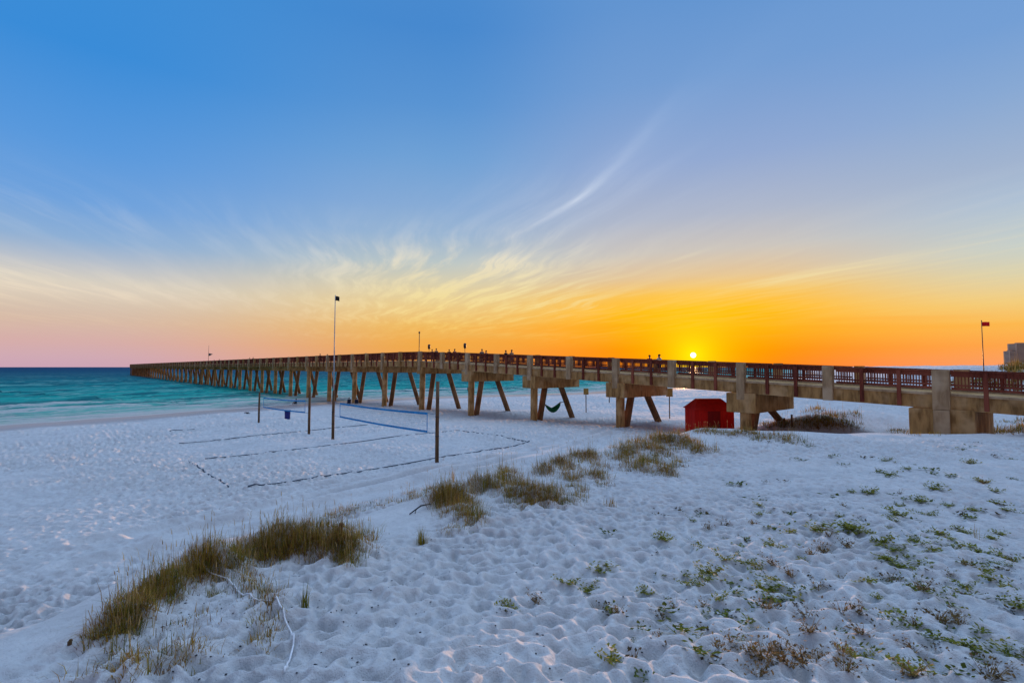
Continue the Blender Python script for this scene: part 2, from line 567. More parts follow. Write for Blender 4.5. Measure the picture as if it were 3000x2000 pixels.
def bowls(x, y, s=0):
    """cells with a rounded hollow in each and soft ridges between: trodden sand"""
    i, j = np.floor(x), np.floor(y)
    f1 = np.full(x.shape, 9.0)
    pit = np.zeros(x.shape)
    for di in (-1, 0, 1):
        for dj in (-1, 0, 1):
            a, b = i + di, j + dj
            px, py = a + .15 + .7 * hash2(a, b, s), b + .15 + .7 * hash2(a, b, s + 1)
            th = hash2(a, b, s + 2) * math.pi
            ex, ey = x - px, y - py
            c, sn = np.cos(th), np.sin(th)
            u, v = ex * c + ey * sn, -ex * sn + ey * c
            q2 = u * u * .7 + v * v * 1.5
            pit = pit + (.35 + .9 * hash2(a, b, s + 3)) * np.exp(-q2 / .085)
            f1 = np.minimum(f1, q2)
    return .62 * (.36 * (1 - np.exp(-f1 / .17)) - .2) - .11 * (pit - .3)


def smooth(x):
    x = np.clip(x, 0, 1)
    return x * x * (3 - 2 * x)


HUMMOCKS = []        # (x, y, radius, height) raised by the grass that holds the sand
TRACKS = []          # wheel tracks in the beach


def shore_d(x, y):
    d, s, a = seg_dist(x, y, SHORE)
    d = np.where(s < 0, d, -d)
    wob = 1.6 * vnoise(a / 9.0, a * 0, 5) + .7 * vnoise(a / 3.1, a * 0, 6)
    return d + wob * np.exp(-np.abs(d) / 20), a


def height(x, y, detail=True):
    x, y = np.asarray(x, float), np.asarray(y, float)
    d, arc = shore_d(x, y)
    zb = np.interp(d, [-3000, -400, -60, -10, 0, 10, 20, 40, 60, 80, 95, 130, 300, 2000], [-9, -7, -2.5, -.5, 0, .2, .32, .45, .75, 1.12, 1.5, 2.1, 3.0, 4.0])
    r = np.hypot(x, y)
    dq, _, _ = seg_dist(x, y, DUNE, True)
    ins = inside(x, y, DUNE)
    q = np.where(ins, 0, dq)
    land = smooth(d / 12)
    zb = zb + .62 * np.exp(-q / 18.0) * land
    # dunes behind the pier on the right, and the far line of dunes
    zb = zb + 5.6 * np.exp(-(((x - 76) / 21) ** 2 + ((y - 73) / 22) ** 2) / 2 * 1.0)
    zb = zb + 1.1 * np.exp(-(((x - 27) / 6) ** 2 + ((y - 40) / 4) ** 2))
    far = smooth((d - 26) / 34) * smooth((x - 78) / 45) * smooth((y - 60) / 40)
    zb = zb + far * (5.0 + 1.6 * fbm(x / 23, y / 23, 3, 31))
    zb = zb + land * .25 * fbm(x / 7, y / 7, 3, 11) * smooth((q - 1) / 6)
    # foreground dune
    hin = 2.45 + .75 * (1 - np.exp(-np.maximum(r - 3.2, 0) / 5.0))
    zp = CAM_Z - hin + .16 * fbm(x / 3.3, y / 3.3, 3, 21) * smooth((r - 2) / 3)
    wq = np.where(ins, 1.0, 1 - smooth(q / 3.6))
    z = zb + (zp - zb) * wq
    for hx, hy, hr, hh in HUMMOCKS:
        z = z + hh * np.exp(-((x - hx) ** 2 + (y - hy) ** 2) / hr ** 2)
    if detail:
        wet = 1 - smooth((d - 4) / 9)
        tread = np.clip(.75 + 1.1 * fbm(x / 5, y / 5, 2, 41), .2, 1.3)
        slip = np.where(ins, smooth((dq - .3) / 2.4), smooth((q - 2.2) / 2.5))
        flat = np.ones(x.shape)
        groove = np.zeros(x.shape)
        for P, wd in TRACKS:
            t, sd, _ = seg_dist(x, y, P)
            k = np.exp(-(t / wd) ** 2)
            flat = flat * (1 - .85 * np.exp(-(t / (wd * 2.2)) ** 2))
            groove = groove - .17 * k + .10 * np.exp(-((t - wd * 1.6) / (wd * .6)) ** 2)
        wx = x + .09 * vnoise(x / .35, y / .35, 51)
        wy = y + .09 * vnoise(x / .35, y / .35, 52)
        b1 = bowls(wx / .29, wy / .29, 61)
        b2 = bowls(wx / .17 + 9, wy / .17, 71)
        b3 = bowls(wx / .52 + 4, wy / .52, 81)
        fore = wq
        k = (1 - wet) * land * tread * flat
        z = z + k * (fore * slip * (.50 * b1 + .20 * b2 + .17 * b3) + (1 - fore) * slip * (.62 * b1 + .2 * b2 + .34 * b3))
        z = z + (.012 * fbm(x / .11, y / .11, 2, 91)) * (.3 + .7 * fore) * land * (1 - wet) * np.exp(-r / 25)
        z = z + groove * (1 - wet) * (1 - .3 * fore)
    return z


def hit(px, py, detail=False, rmax=400.0):
    """world point where the ray of a photo pixel meets the ground (vectorised)"""
    px, py = np.atleast_1d(np.asarray(px, float)), np.atleast_1d(np.asarray(py, float))
    dx = (px - 1500) / FPX
    dy = (1000 - py) / FPX
    cp, sp = math.cos(PITCH), math.sin(PITCH)
    D = np.stack([dx, cp - dy * sp, sp + dy * cp], -1)
    D /= np.linalg.norm(D[:, :2], axis=1)[:, None]
    ts = np.geomspace(1.8, rmax, 200)
    n = len(px)
    a, b = np.full(n, np.nan), np.full(n, np.nan)
    found = np.zeros(n, bool)
    for i in range(0, n, 400):
        d_ = D[i:i + 400]
        under = CAM_Z + d_[:, 2:3] * ts < height(d_[:, 0:1] * ts, d_[:, 1:2] * ts, detail)
        k = under.argmax(1)
        f_ = under.any(1) & (k > 0)
        found[i:i + 400] = f_
        a[i:i + 400] = np.where(f_, ts[np.maximum(k - 1, 0)], np.nan)
        b[i:i + 400] = np.where(f_, ts[k], np.nan)
    for _ in range(14):
        mid = (a + b) / 2
        z = height(np.nan_to_num(D[:, 0] * mid), np.nan_to_num(D[:, 1] * mid), detail)
        k = CAM_Z + D[:, 2] * mid < z
        b = np.where(k, mid, b)
        a = np.where(k, a, mid)
    P = np.stack([D[:, 0] * b, D[:, 1] * b, CAM_Z + D[:, 2] * b], -1)
    return P, found


def at(px, py):
    p, ok = hit([px], [py])
    return p[0]


# grass patches: (label, [(px, py, rx, ry, blades, height, hummock)])
PATCHES = [
    ('shaggy brown and olive dune grass along the nearest ridge, beside the white rope',
     [(320, 1850, 45, 60, 420, .30, .12), (372, 1800, 45, 50, 520, .36, .16), (425, 1755, 45, 45, 500, .36, .16), (490, 1715, 50, 40, 600, .34, .18), (555, 1680, 55, 38, 700, .34, .2), (600, 1655, 40, 34, 420, .36, 0.30),
      (665, 1640, 55, 38, 640, .30, .16), (735, 1620, 60, 45, 900, .34, .2), (800, 1600, 60, 48, 1000, .34, .2), (865, 1585, 60, 50, 1000, .36, .22), (930, 1585, 60, 52, 1000, .36, .22), (990, 1590, 50, 55, 900, .34, .2),
      (1040, 1590, 40, 45, 650, .34, .12), (1015, 1640, 34, 36, 320, .30, .05), (1075, 1585, 20, 30, 120, .34, 0)]),
    ('thin grey green grass lying flat over the shaded sand slope at the lower left',
     [(470, 1880, 130, 60, 260, .16, 0), (560, 1810, 110, 40, 90, .14, 0), (430, 1960, 90, 40, 360, .22, .06), (350, 1990, 60, 30, 120, .2, 0), (520, 1930, 50, 30, 150, .2, .03), (650, 1880, 60, 60, 40, .16, 0), (240, 1990, 60, 40, 40, .2, 0)]),
    ('small brown tangle of grass where the white rope bends',
     [(735, 1715, 45, 30, 260, .22, .04), (765, 1770, 50, 30, 360, .26, .05), (790, 1830, 32, 45, 160, .26, 0), (760, 1890, 36, 50, 110, .22, 0), (620, 1735, 26, 14, 60, .16, 0)]),
    ('short sparse line of grass trailing up the beach edge between the two ridge clumps',
     [(985, 1512, 28, 10, 160, .26, .03), (1030, 1498, 36, 9, 170, .24, .03), (1100, 1482, 46, 9, 120, .2, .02), (1165, 1468, 36, 10, 90, .2, .02), (1225, 1452, 30, 10, 140, .24, .04)]),
    ('thick olive brown dune grass in the middle of the ridge with tall seed stems',
     [(1290, 1460, 46, 36, 700, .42, .2), (1335, 1445, 44, 34, 700, .40, .22), (1350, 1490, 50, 46, 760, .44, .14), (1385, 1530, 36, 36, 330, .36, .04), (1395, 1425, 36, 24, 420, .34, .2), (1445, 1420, 40, 24, 520, .36, .22),
      (1490, 1405, 38, 32, 640, .44, .25), (1500, 1440, 46, 34, 620, .36, .16), (1555, 1450, 44, 30, 620, .32, .2), (1605, 1450, 48, 30, 720, .30, .26), (1640, 1470, 34, 18, 260, .26, .06), (1545, 1480, 60, 14, 220, .24, 0), (1320, 1560, 40, 12, 90, .2, 0)]),
    ('brown green tufts climbing the ridge right of the tall stem clump',
     [(1590, 1375, 36, 16, 360, .38, .2), (1645, 1360, 40, 14, 420, .38, .2), (1700, 1340, 44, 16, 420, .36, .2), (1740, 1335, 36, 14, 300, .32, .15), (1680, 1385, 34, 26, 360, .36, .12), (1750, 1385, 34, 28, 420, .4, .14), (1690, 1425, 26, 26, 260, .34, .05), (1685, 1470, 16, 22, 160, .3, 0), (1765, 1420, 20, 14, 100, .26, 0)]),
    ('broad golden brown grass mound on the ridge in front of the pier bents',
     [(1815, 1325, 40, 26, 460, .42, .22), (1870, 1312, 46, 24, 560, .44, .26), (1925, 1298, 50, 20, 620, .44, .28), (1975, 1290, 44, 18, 520, .42, .25), (2020, 1305, 44, 18, 480, .40, .2), (2065, 1322, 40, 12, 300, .34, .1), (1950, 1325, 46, 16, 380, .36, .12),
      (1850, 1362, 40, 18, 360, .4, .1), (1900, 1372, 44, 20, 420, .4, .12), (1955, 1378, 36, 18, 360, .38, .1), (1985, 1360, 24, 12, 160, .3, .05), (1885, 1345, 50, 12, 260, .34, .06)]),
    ('low brown grass lining the dune crest in front of the red shed',
     [(2060, 1264, 40, 6, 360, .30, .10), (2120, 1266, 44, 6, 420, .30, .12), (2180, 1270, 44, 8, 420, .34, .15), (2235, 1280, 40, 12, 420, .36, .15), (2290, 1285, 40, 12, 420, .38, .15), (2335, 1295, 24, 10, 120, .34, .05)]),
    ('dark reddish brown grass mound on the sand under the pier near the solid abutment',
     [(2265, 1246, 34, 10, 360, .5, .2), (2320, 1246, 40, 12, 460, .55, .3), (2375, 1240, 44, 16, 560, .55, .4), (2425, 1240, 46, 16, 600, .55, .45), (2475, 1248, 40, 14, 420, .5, .3), (2390, 1204, 34, 8, 260, .6, .2), (2430, 1215, 44, 10, 380, .6, .25), (2490, 1212, 20, 8, 140, .5, .1)]),
    ('short green and brown grass round the foot of the solid abutment',
     [(2640, 1264, 40, 6, 260, .35, .05), (2700, 1270, 44, 5, 200, .3, 0), (2770, 1270, 40, 5, 200, .3, 0), (2822, 1262, 16, 9, 160, .5, .05)]),
    ('green brown grass on the sand right of the abutment, seen under the deck',
     [(2868, 1240, 22, 10, 300, .6, .2), (2930, 1262, 30, 8, 300, .45, .15), (2985, 1258, 40, 10, 460, .5, .2), (2960, 1236, 50, 6, 220, .4, .05), (3040, 1260, 40, 10, 300, .5, .1)]),
    ('golden brown dune grass on the tall dune behind the pier at the far right',
     [(2790, 1140, 60, 26, 900, .7, 0), (2860, 1130, 60, 28, 1200, .8, 0), (2930, 1120, 60, 30, 1400, .8, 0), (3000, 1110, 60, 40, 1600, .8, 0), (2975, 1078, 40, 12, 1200, .9, 0), (3040, 1075, 60, 16, 1200, .9, 0)]),
]
for _, cl in PATCHES:
    for (px, py, rx, ry, nb, hh, hm) in cl:
        if hm:
            p = at(px, py + ry * .3)
            if np.isfinite(p).all():
                HUMMOCKS.append((p[0], p[1], max(.35, rx * np.hypot(p[0], p[1]) / FPX * 1.2), hm * 1.1))

for pts, wd in (([(250, 1590), (500, 1540), (800, 1478), (1050, 1430), (1330, 1372), (1560, 1318)], .24),
                ([(220, 1660), (480, 1600), (640, 1566), (900, 1512), (1180, 1448)], .28),
                ([(520, 1570), (800, 1520), (1100, 1455), (1400, 1385), (1650, 1310), (1800, 1268)], 0.30),
                ([(420, 1570), (700, 1524), (1000, 1466), (1300, 1394), (1560, 1325), (1760, 1262)], 0.30),
                ([(650, 1480), (900, 1430), (1200, 1382), (1450, 1340), (1650, 1280)], .24),
                ([(760, 1500), (1000, 1442), (1300, 1375), (1500, 1330), (1700, 1276)], .24)):
    wd *= 1.25
    TRACKS.append((np.array([at(*p)[:2] for p in pts]), wd))

# ------------------------------------------------------------------ ground sheet
fine_az = np.linspace(R(-54), R(54), 1050)
coarse = np.linspace(R(54), R(306), 130)[1:-1]
AZ = np.concatenate([fine_az, coarse])
RR = np.concatenate([[.05], np.geomspace(.4, 2.7, 14), 4.5 * 1500 / np.linspace(2420, 702, 600), 4.5 * 1500 / np.linspace(700, 52, 640), np.geomspace(133, 9000, 46)])
ag, rg = np.meshgrid(AZ, RR)
gx, gy = rg * np.sin(ag), rg * np.cos(ag)
gz = np.empty_like(gx)
for i in range(0, len(RR), 60):
    gz[i:i + 60] = height(gx[i:i + 60], gy[i:i + 60])
na, nr = len(AZ), len(RR)
idx = np.arange(na * nr).reshape(nr, na)
nxt = np.roll(idx, -1, axis=1)
F = np.stack([idx[:-1], idx[1:], nxt[1:], nxt[:-1]], -1).reshape(-1, 4)[:, ::-1]
V = np.stack([gx, gy, gz], -1).reshape(-1, 3)
V = np.concatenate([V, [[0, 0, gz[0].mean()]]])
fan = np.stack([idx[0], nxt[0], np.full(na, na * nr)], -1)
gd, garc = shore_d(gx.ravel(), gy.ravel())
m, t, b = new_mat('white_sand', (.64, .63, .62), .95, .1)
pos = t.n('ShaderNodeTexCoord').outputs['Object']
da = t.n('ShaderNodeAttribute', attribute_name='shore').outputs['Fac']
n1 = t.noise(pos, 55.0, 3, .7)
n2 = t.noise(pos, 1.1, 4, .6)
n3 = t.noise(pos, 9.0, 5, .65)
n4 = t.noise(pos, .13, 3, .5)
dry = t.mix(t.ss(n2, .3, .75), (.66, .66, .66), (.53, .53, .535))
dry = t.mix(t.m('MULTIPLY', t.ss(n3, .46, .72), .55), dry, (.44, .43, .43))
dry = t.mix(t.m('MULTIPLY', t.ss(n1, .5, .78), .6), dry, (.37, .36, .36))
dry = t.mix(t.m('MULTIPLY', t.ss(n4, .45, .7), .3), dry, (.68, .665, .65))
wn = t.m('ADD', da, t.m('MULTIPLY', t.m('SUBTRACT', n4, .5), 6.0))
wetf = t.m('SUBTRACT', 1.0, t.ss(wn, 4.0, 12.0))
col = t.mix(wetf, dry, (.33, .285, .28))
t.put(b.inputs['Base Color'], col)
t.put(b.inputs['Roughness'], t.m('SUBTRACT', .95, t.m('MULTIPLY', wetf, .65)))
bump(t, b, t.m('ADD', t.m('MULTIPLY', n3, .7), t.m('MULTIPLY', n1, .3)), 1.0, .05)
M['sand'] = m
ground = link('beach_sand', mesh_np('beach_sand', V, [F, fan], m, True, {'shore': np.append(gd, 100)}))
tag(ground, 'white trodden sand of the beach and dune', kind='structure')

# ------------------------------------------------------------------ sea
waz = np.concatenate([np.linspace(R(-56), R(56), 900), np.linspace(R(56), R(304), 60)[1:-1]])
wr = np.concatenate([[20, 30], CAM_Z * 1500 / np.linspace(205, 6, 560), np.geomspace(1540, 70000, 60)])
ag, rg = np.meshgrid(waz, wr)
sx, sy = rg * np.sin(ag), rg * np.cos(ag)
sd, sarc = shore_d(sx, sy)
dep = np.maximum(-sd, 0)
wz = np.zeros_like(sx)
amp = .14 + .5 * smooth(dep / 60)
ux, uy = -.80, .60                        # the swell runs in from the open gulf
for k in range(9):
    th = rng.normal(0, .45)
    dx_, dy_ = ux * math.cos(th) - uy * math.sin(th), ux * math.sin(th) + uy * math.cos(th)
    wl = float(np.geomspace(2.2, 17, 9)[k])
    ph = rng.uniform(0, 6.28)
    s_ = np.sin((sx * dx_ + sy * dy_) * 2 * math.pi / wl + ph + 2.5 * vnoise(sx / (wl * 2.3), sy / (wl * 2.3), 200 + k))
    s_ = (1 - np.abs(s_)) * 2 - 1 if k < 6 else s_
    wz += s_ * (.12 + .028 * wl) * .34
wz += .5 * fbm(sx / 2.2, sy / 2.2, 3, 250)
# small breakers rolling towards the sand
br = np.zeros_like(sx)
for off, wd, hgt in ((4, 1.6, .16), (11, 2.2, .22), (20, 2.6, .22), (33, 3.0, .25)):
    lon = smooth(.5 + 2.4 * vnoise(sarc / 14, sarc * 0 + off, 300))
    o = off + 3.0 * vnoise(sarc / 11, sarc * 0 + off, 301)
    br = np.maximum(br, np.exp(-((dep - o) / wd) ** 2) * lon * hgt / .22)
    wz += np.exp(-((dep - o) / wd) ** 2) * hgt * lon / amp
fade = 1 / (1 + (rg / 700.0) ** 2)
wzz = np.where(sd > -1.0, .012, 0) + amp * wz * fade * smooth((dep - .2) / 6)
wzz = np.where(rg > 3000, 0, wzz)
na, nr = len(waz), len(wr)
idx = np.arange(na * nr).reshape(nr, na)
nxt = np.roll(idx, -1, axis=1)
F = np.stack([idx[:-1], idx[1:], nxt[1:], nxt[:-1]], -1).reshape(-1, 4)[:, ::-1]
V = np.stack([sx, sy, wzz], -1).reshape(-1, 3)
m, t, b = new_mat('sea_water', (.02, .2, .25), .16, .32)
geo = t.n('ShaderNodeNewGeometry').outputs['Position']
dp = t.n('ShaderNodeAttribute', attribute_name='depth').outputs['Fac']
ar = t.n('ShaderNodeAttribute', attribute_name='along').outputs['Fac']
bk = t.n('ShaderNodeAttribute', attribute_name='breaker').outputs['Fac']
p1 = t.noise(t.xyz(t.m('MULTIPLY', ar, .035), t.m('MULTIPLY', dp, .12), 0.0), 1.0, 4, .6, .5)
p2 = t.noise(t.xyz(t.m('MULTIPLY', ar, .012), t.m('MULTIPLY', dp, .03), 4.0), 1.0, 4, .6, .6)
dj = t.m('MULTIPLY', dp, t.m('ADD', .55, t.m('MULTIPLY', p2, .9)))
lg = t.m('DIVIDE', t.m('LOGARITHM', t.m('ADD', dj, 1.0), 10.0), 3.5)
wc = t.ramp(lg, [(0, (.50, .52, .50)), (.14, (.46, .55, .47)), (.26, (.30, .55, .46)), (.38, (.09, .46, .38)), (.5, (.012, .40, .35)), (.62, (.005, .25, .26)), (.74, (.002, .11, .17)), (.88, (.002, .065, .15)), (1, (.004, .045, .13))])
wc = t.mix(t.m('MULTIPLY', t.ss(p1, .45, .64), .75), wc, (.001, .07, .11))  # dark wave troughs put into the colour as streaks
f1 = t.noise(t.xyz(t.m('MULTIPLY', ar, .22), t.m('MULTIPLY', dp, 1.0), 2.0), 1.0, 6, .68, .7)
p3 = t.noise(t.xyz(t.m('MULTIPLY', ar, .07), t.m('MULTIPLY', dp, .30), 9.0), 1.0, 5, .65, .6)
wc = t.mix(t.m('MULTIPLY', t.ss(p3, .52, .68), t.m('MULTIPLY', .7, t.m('SUBTRACT', 1.0, t.ss(dp, 200.0, 900.0)))), wc, (.24, .56, .50))
wc = t.mix(t.m('MULTIPLY', t.m('SUBTRACT', 1.0, t.ss(p3, .30, .44)), .6), wc, (.001, .09, .12))  # trough shade mixed into the colour, as the wave relief shades only faintly
near = t.m('SUBTRACT', 1.0, t.ss(dp, 4.0, 80.0))
thr = t.m('SUBTRACT', .74, t.m('ADD', t.m('MULTIPLY', near, .25), t.m('MULTIPLY', bk, .16)))
foam = t.ss(t.m('SUBTRACT', f1, thr), -.03, .10)
foam = t.m('MULTIPLY', foam, t.m('SUBTRACT', 1.0, t.ss(dp, 90.0, 320.0)))
edge = t.m('SUBTRACT', 1.0, t.ss(t.m('ADD', dp, t.m('MULTIPLY', p1, 3.0)), 1.4, 3.6))
foam = t.m('MAXIMUM', foam, t.m('MULTIPLY', edge, .8))
wc = t.mix(t.m('MULTIPLY', foam, .85), wc, (.62, .60, .58))
r1 = t.noise(t.xyz(t.m('MULTIPLY', ar, .5), t.m('MULTIPLY', dp, 1.1), 0.0), 1.2, 5, .65)
bump(t, b, r1, 1.0, .7)
bn = b.inputs['Normal'].links[0].from_socket
df = t.n('ShaderNodeBsdfDiffuse')
t.put(df.inputs['Color'], wc)
t.put(df.inputs['Normal'], bn)
gl = t.n('ShaderNodeBsdfGlossy')
t.put(gl.inputs['Roughness'], t.m('ADD', .32, t.m('MULTIPLY', foam, .4)))
t.put(gl.inputs['Normal'], bn)
lw = t.n('ShaderNodeLayerWeight')
t.put(lw.inputs['Normal'], bn)
fr = t.m('ADD', .02, t.m('MULTIPLY', t.m('POWER', lw.outputs['Facing'], 5.0), .045))
mx = t.n('ShaderNodeMixShader')
t.put(mx.inputs[0], t.m('MULTIPLY', fr, t.m('SUBTRACT', 1.0, t.m('MULTIPLY', foam, .7))))
m.node_tree.links.new(df.outputs[0], mx.inputs[1])
m.node_tree.links.new(gl.outputs[0], mx.inputs[2])
m.node_tree.links.new(mx.outputs[0], m.node_tree.nodes['Material Output'].inputs[0])
m.node_tree.nodes.remove(b)
M['sea'] = m
sea = link('sea_water', mesh_np('sea_water', V, [F], m, True, {'depth': dep.ravel(), 'along': sarc.ravel(), 'breaker': br.ravel()}))
tag(sea, 'teal and deep blue gulf water', kind='structure')

# ------------------------------------------------------------------ pier
PU = np.array([-.6535, .7569])       # seaward along the pier
PN = np.array([.7569, .6535])        # across it, away from the near side
P0 = np.array([-12.1, 67.1])
HB = 5.3                             # half bay
PW = 6.2                             # width
S_END, S_LAND = 424.0, -63.6


def PP(s, n, z):
    q = P0 + PU * s + PN * n
    return (q[0], q[1], z)


def rail_z(s):
    return float(np.interp(s, [-80, -53, 0, 4, 1000], [5.92 - .0421 * 27, 5.92, 8.13, 8.18, 8.18]))


def curb_z(s):
    return rail_z(s) - 1.19


def fas_z(s):
    return rail_z(s) - 2.02


def pbox(mb, s0, s1, n0, n1, zb0, zt0, zb1=None, zt1=None):
    """box along the pier, its bottom/top heights may differ at both ends"""
    zb1 = zb0 if zb1 is None else zb1
    zt1 = zt0 if zt1 is None else zt1
    mb.quadbox([PP(s1, n0, zb1), PP(s0, n0, zb0), PP(s0, n1, zb0), PP(s1, n1, zb1), PP(s1, n0, zt1), PP(s0, n0, zt0), PP(s0, n1, zt0), PP(s1, n1, zt1)])


pier = thing('fishing_pier', PP(-53, 3, 2.2), 0, 'long concrete fishing pier with red brown rails running from dune to sea', 'pier')
PINV = Matrix.Translation(-Vector(PP(-53, 3, 2.2)))


def part(name, mb, mat, parent=None, bevel=0.0):
    o = mb.build(name, mat, parent or pier, bevel=bevel)
    o.matrix_parent_inverse = PINV
    return o


def sub(name, mb, mat, parent):
    return mb.build(name, mat, parent)


# deck slab, edge beams and inner beams
cuts = [S_LAND, -53, -42.4, -31.8, -21.2, -10.6, 0, 4, 60, 160, 300, S_END]
mb = MB()
mbb = MB()
for a, c in zip(cuts[:-1], cuts[1:]):
    pbox(mb, a, c, .12, PW - .12, curb_z(a) - .34, curb_z(a) - .10, curb_z(c) - .34, curb_z(c) - .10)
    for n0, n1 in ((.05, .42), (PW - .42, PW - .05)):
        pbox(mbb, a, c, n0, n1, fas_z(a), curb_z(a) - .12, fas_z(c), curb_z(c) - .12)
    for n0, n1 in ((1.9, 2.3), (PW - 2.3, PW - 1.9)):
        pbox(mbb, a, c, n0, n1, fas_z(a) + .05, curb_z(a) - .343, fas_z(c) + .05, curb_z(c) - .343)
part('deck_slab', mb, M['concrete'])
part('edge_beam', mbb, M['concrete'])
mbk = MB()
for a, c in zip(cuts[:-1], cuts[1:]):
    for n0, n1 in ((0.0, .44), (PW - .44, PW)):
        pbox(mbk, a, c, n0, n1, curb_z(a) - .117, curb_z(a), curb_z(c) - .117, curb_z(c))
part('curb', mbk, M['concrete_pale'])

# pile bents
bents = [-10.6 * j for j in range(4, 0, -1)] + [10.6 * j for j in range(0, 41)]
pile_far = MB()
npile = 0


def pile(mb, top, base, w):
    """square pile with chamfered corners between two points, axis-aligned to the pier"""
    i = len(mb.v)
    k = w / 2
    c = k * .62
    prof = [(k, -c), (k, c), (c, k), (-c, k), (-k, c), (-k, -c), (-c, -k), (c, -k)]
    for p in (base, top):
        for a, d in prof:
            q = PU * a + PN * d
            mb.v.append((p[0] + q[0], p[1] + q[1], p[2]))
    for j in range(8):
        mb.f.append((i + j, i + (j + 1) % 8, i + 8 + (j + 1) % 8, i + 8 + j))
    mb.f.append(tuple(i + 8 + j for j in range(8)))
    mb.f.append(tuple(i + j for j in reversed(range(8))))


for s in bents:
    zc_ = fas_z(s) - .004
    big_cap = s < 0
    hc, hw = (1.22, .95) if big_cap else (.88, .62)
    if s < -35:
        hc, hw = 1.32, 1.0
    cm = MB()
    pbox(cm, s - hw, s + hw, -.12 if big_cap else -.06, PW + .1, zc_ - hc, zc_)
    part('pile_cap', cm, M['concrete'], bevel=.03)
    gz_ = []
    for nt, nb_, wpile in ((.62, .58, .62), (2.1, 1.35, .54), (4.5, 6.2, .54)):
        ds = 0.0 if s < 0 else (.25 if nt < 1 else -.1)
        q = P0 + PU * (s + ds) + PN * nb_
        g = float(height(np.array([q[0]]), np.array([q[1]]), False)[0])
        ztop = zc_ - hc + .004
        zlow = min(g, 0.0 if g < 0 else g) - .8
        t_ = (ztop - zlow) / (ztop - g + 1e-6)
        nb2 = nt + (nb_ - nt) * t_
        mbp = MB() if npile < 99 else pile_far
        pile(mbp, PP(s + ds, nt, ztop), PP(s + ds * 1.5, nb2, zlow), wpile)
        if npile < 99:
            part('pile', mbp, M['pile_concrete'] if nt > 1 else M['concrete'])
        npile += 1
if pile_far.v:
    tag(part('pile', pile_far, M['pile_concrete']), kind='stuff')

# solid abutment
ab = MB()
zt = fas_z(-53) - .004
pbox(ab, -54.3, -51.6, -.1, PW + .1, 1.3, zt)
part('abutment', ab, M['concrete'], bevel=.04)
ab2 = MB()
pbox(ab2, -53.34, -52.66, -.24, -.104, 1.3, fas_z(-53) - .054)
part('abutment_buttress', ab2, M['concrete_pale'], bevel=.03)

# pilasters
far_pil = MB()
for k in range(-12, 81):
    s = k * HB
    for near in (True, False):
        n0, n1 = (-.14, .26) if near else (PW - .26, PW + .14)
        pm = MB() if near else far_pil
        hw = .27
        bent = (k % 2 == 0 and k > -10)
        zb_ = fas_z(s) - (.45 if bent else .02)
        if k == -10:
            zb_ = fas_z(s) - .05
            hw = .36
        pbox(pm, s - hw, s + hw, n0, n1, zb_, rail_z(s) + .035)
        if near:
            part('pilaster', pm, M['concrete_pale'] if k % 2 == 0 or k < 0 else M['concrete'], bevel=.025)
tag(part('pilaster', far_pil, M['concrete']), kind='stuff')

# railings: one part per bay and side; posts of the near bays are pieces of their own
for j in range(-6, 40):
    s0, s1 = j * 10.6, (j + 1) * 10.6
    for near in (True, False):
        nn = .20 if near else PW - .20
        sg = -1 if near else 1
        rm = MB()
        posts = []
        for h0 in (s0, s0 + HB):
            a, c = h0 + .39, h0 + HB - .39
            for (o0, o1, n0, n1) in ((-.055, .0, -.15, .15), (-.30, -.058, -.04, .045), (-.79, -.70, -.04, .04), (-.98, -.86, -.045, .045)):
                pbox(rm, a, c, nn + n0, nn + n1, rail_z(a) + o0, rail_z(a) + o1, rail_z(c) + o0, rail_z(c) + o1)
            step = .135 if j < 3 else (.2 if j < 12 else .4)
            nb_ = int((c - a) / step)
            for q in range(1, nb_):
                s = a + (c - a) * q / nb_
                bw = .022 if j < 3 else (.03 if j < 12 else .07)
                pbox(rm, s - bw, s + bw, nn - .02 + .043 * -sg, nn + .02 + .043 * -sg, rail_z(s) - .90, rail_z(s) - .2)
            for fr in ((.34, .67) if j < 12 else (.5,)):
                posts.append(h0 + HB * fr)
        ro = part('railing', rm, M['rail_wood'])
        pall = MB()
        for s in posts:
            pm = MB() if (j < 3 and near) else pall
            if near:
                pbox(pm, s - .09, s + .09, -.10, .045, fas_z(s) + .06, rail_z(s) - .06)
            else:
                pbox(pm, s - .09, s + .09, PW - .045, PW + .10, fas_z(s) + .06, rail_z(s) - .06)
            if j < 3 and near:
                sub('rail_post', pm, M['rail_wood'], ro)
        if pall.v:
            tag(sub('rail_post', pall, M['rail_wood'], ro), kind='stuff')

# ------------------------------------------------------------------ people


def skin_body(name, nodes, edges, mat, parent, sub_lv=1):
    me = bpy.data.meshes.new(name)
    me.from_pydata([n[0] for n in nodes], edges, [])
    o = link(name, me, parent)
    me.materials.append(mat)
    md = o.modifiers.new('skin', 'SKIN')
    md.use_smooth_shade = True
    for i, n in enumerate(nodes):
        me.skin_vertices[0].data[i].radius = n[1]
    me.skin_vertices[0].data[0].use_root = True
    sb = o.modifiers.new('sub', 'SUBSURF')
    sb.levels = sb.render_levels = sub_lv
    return o


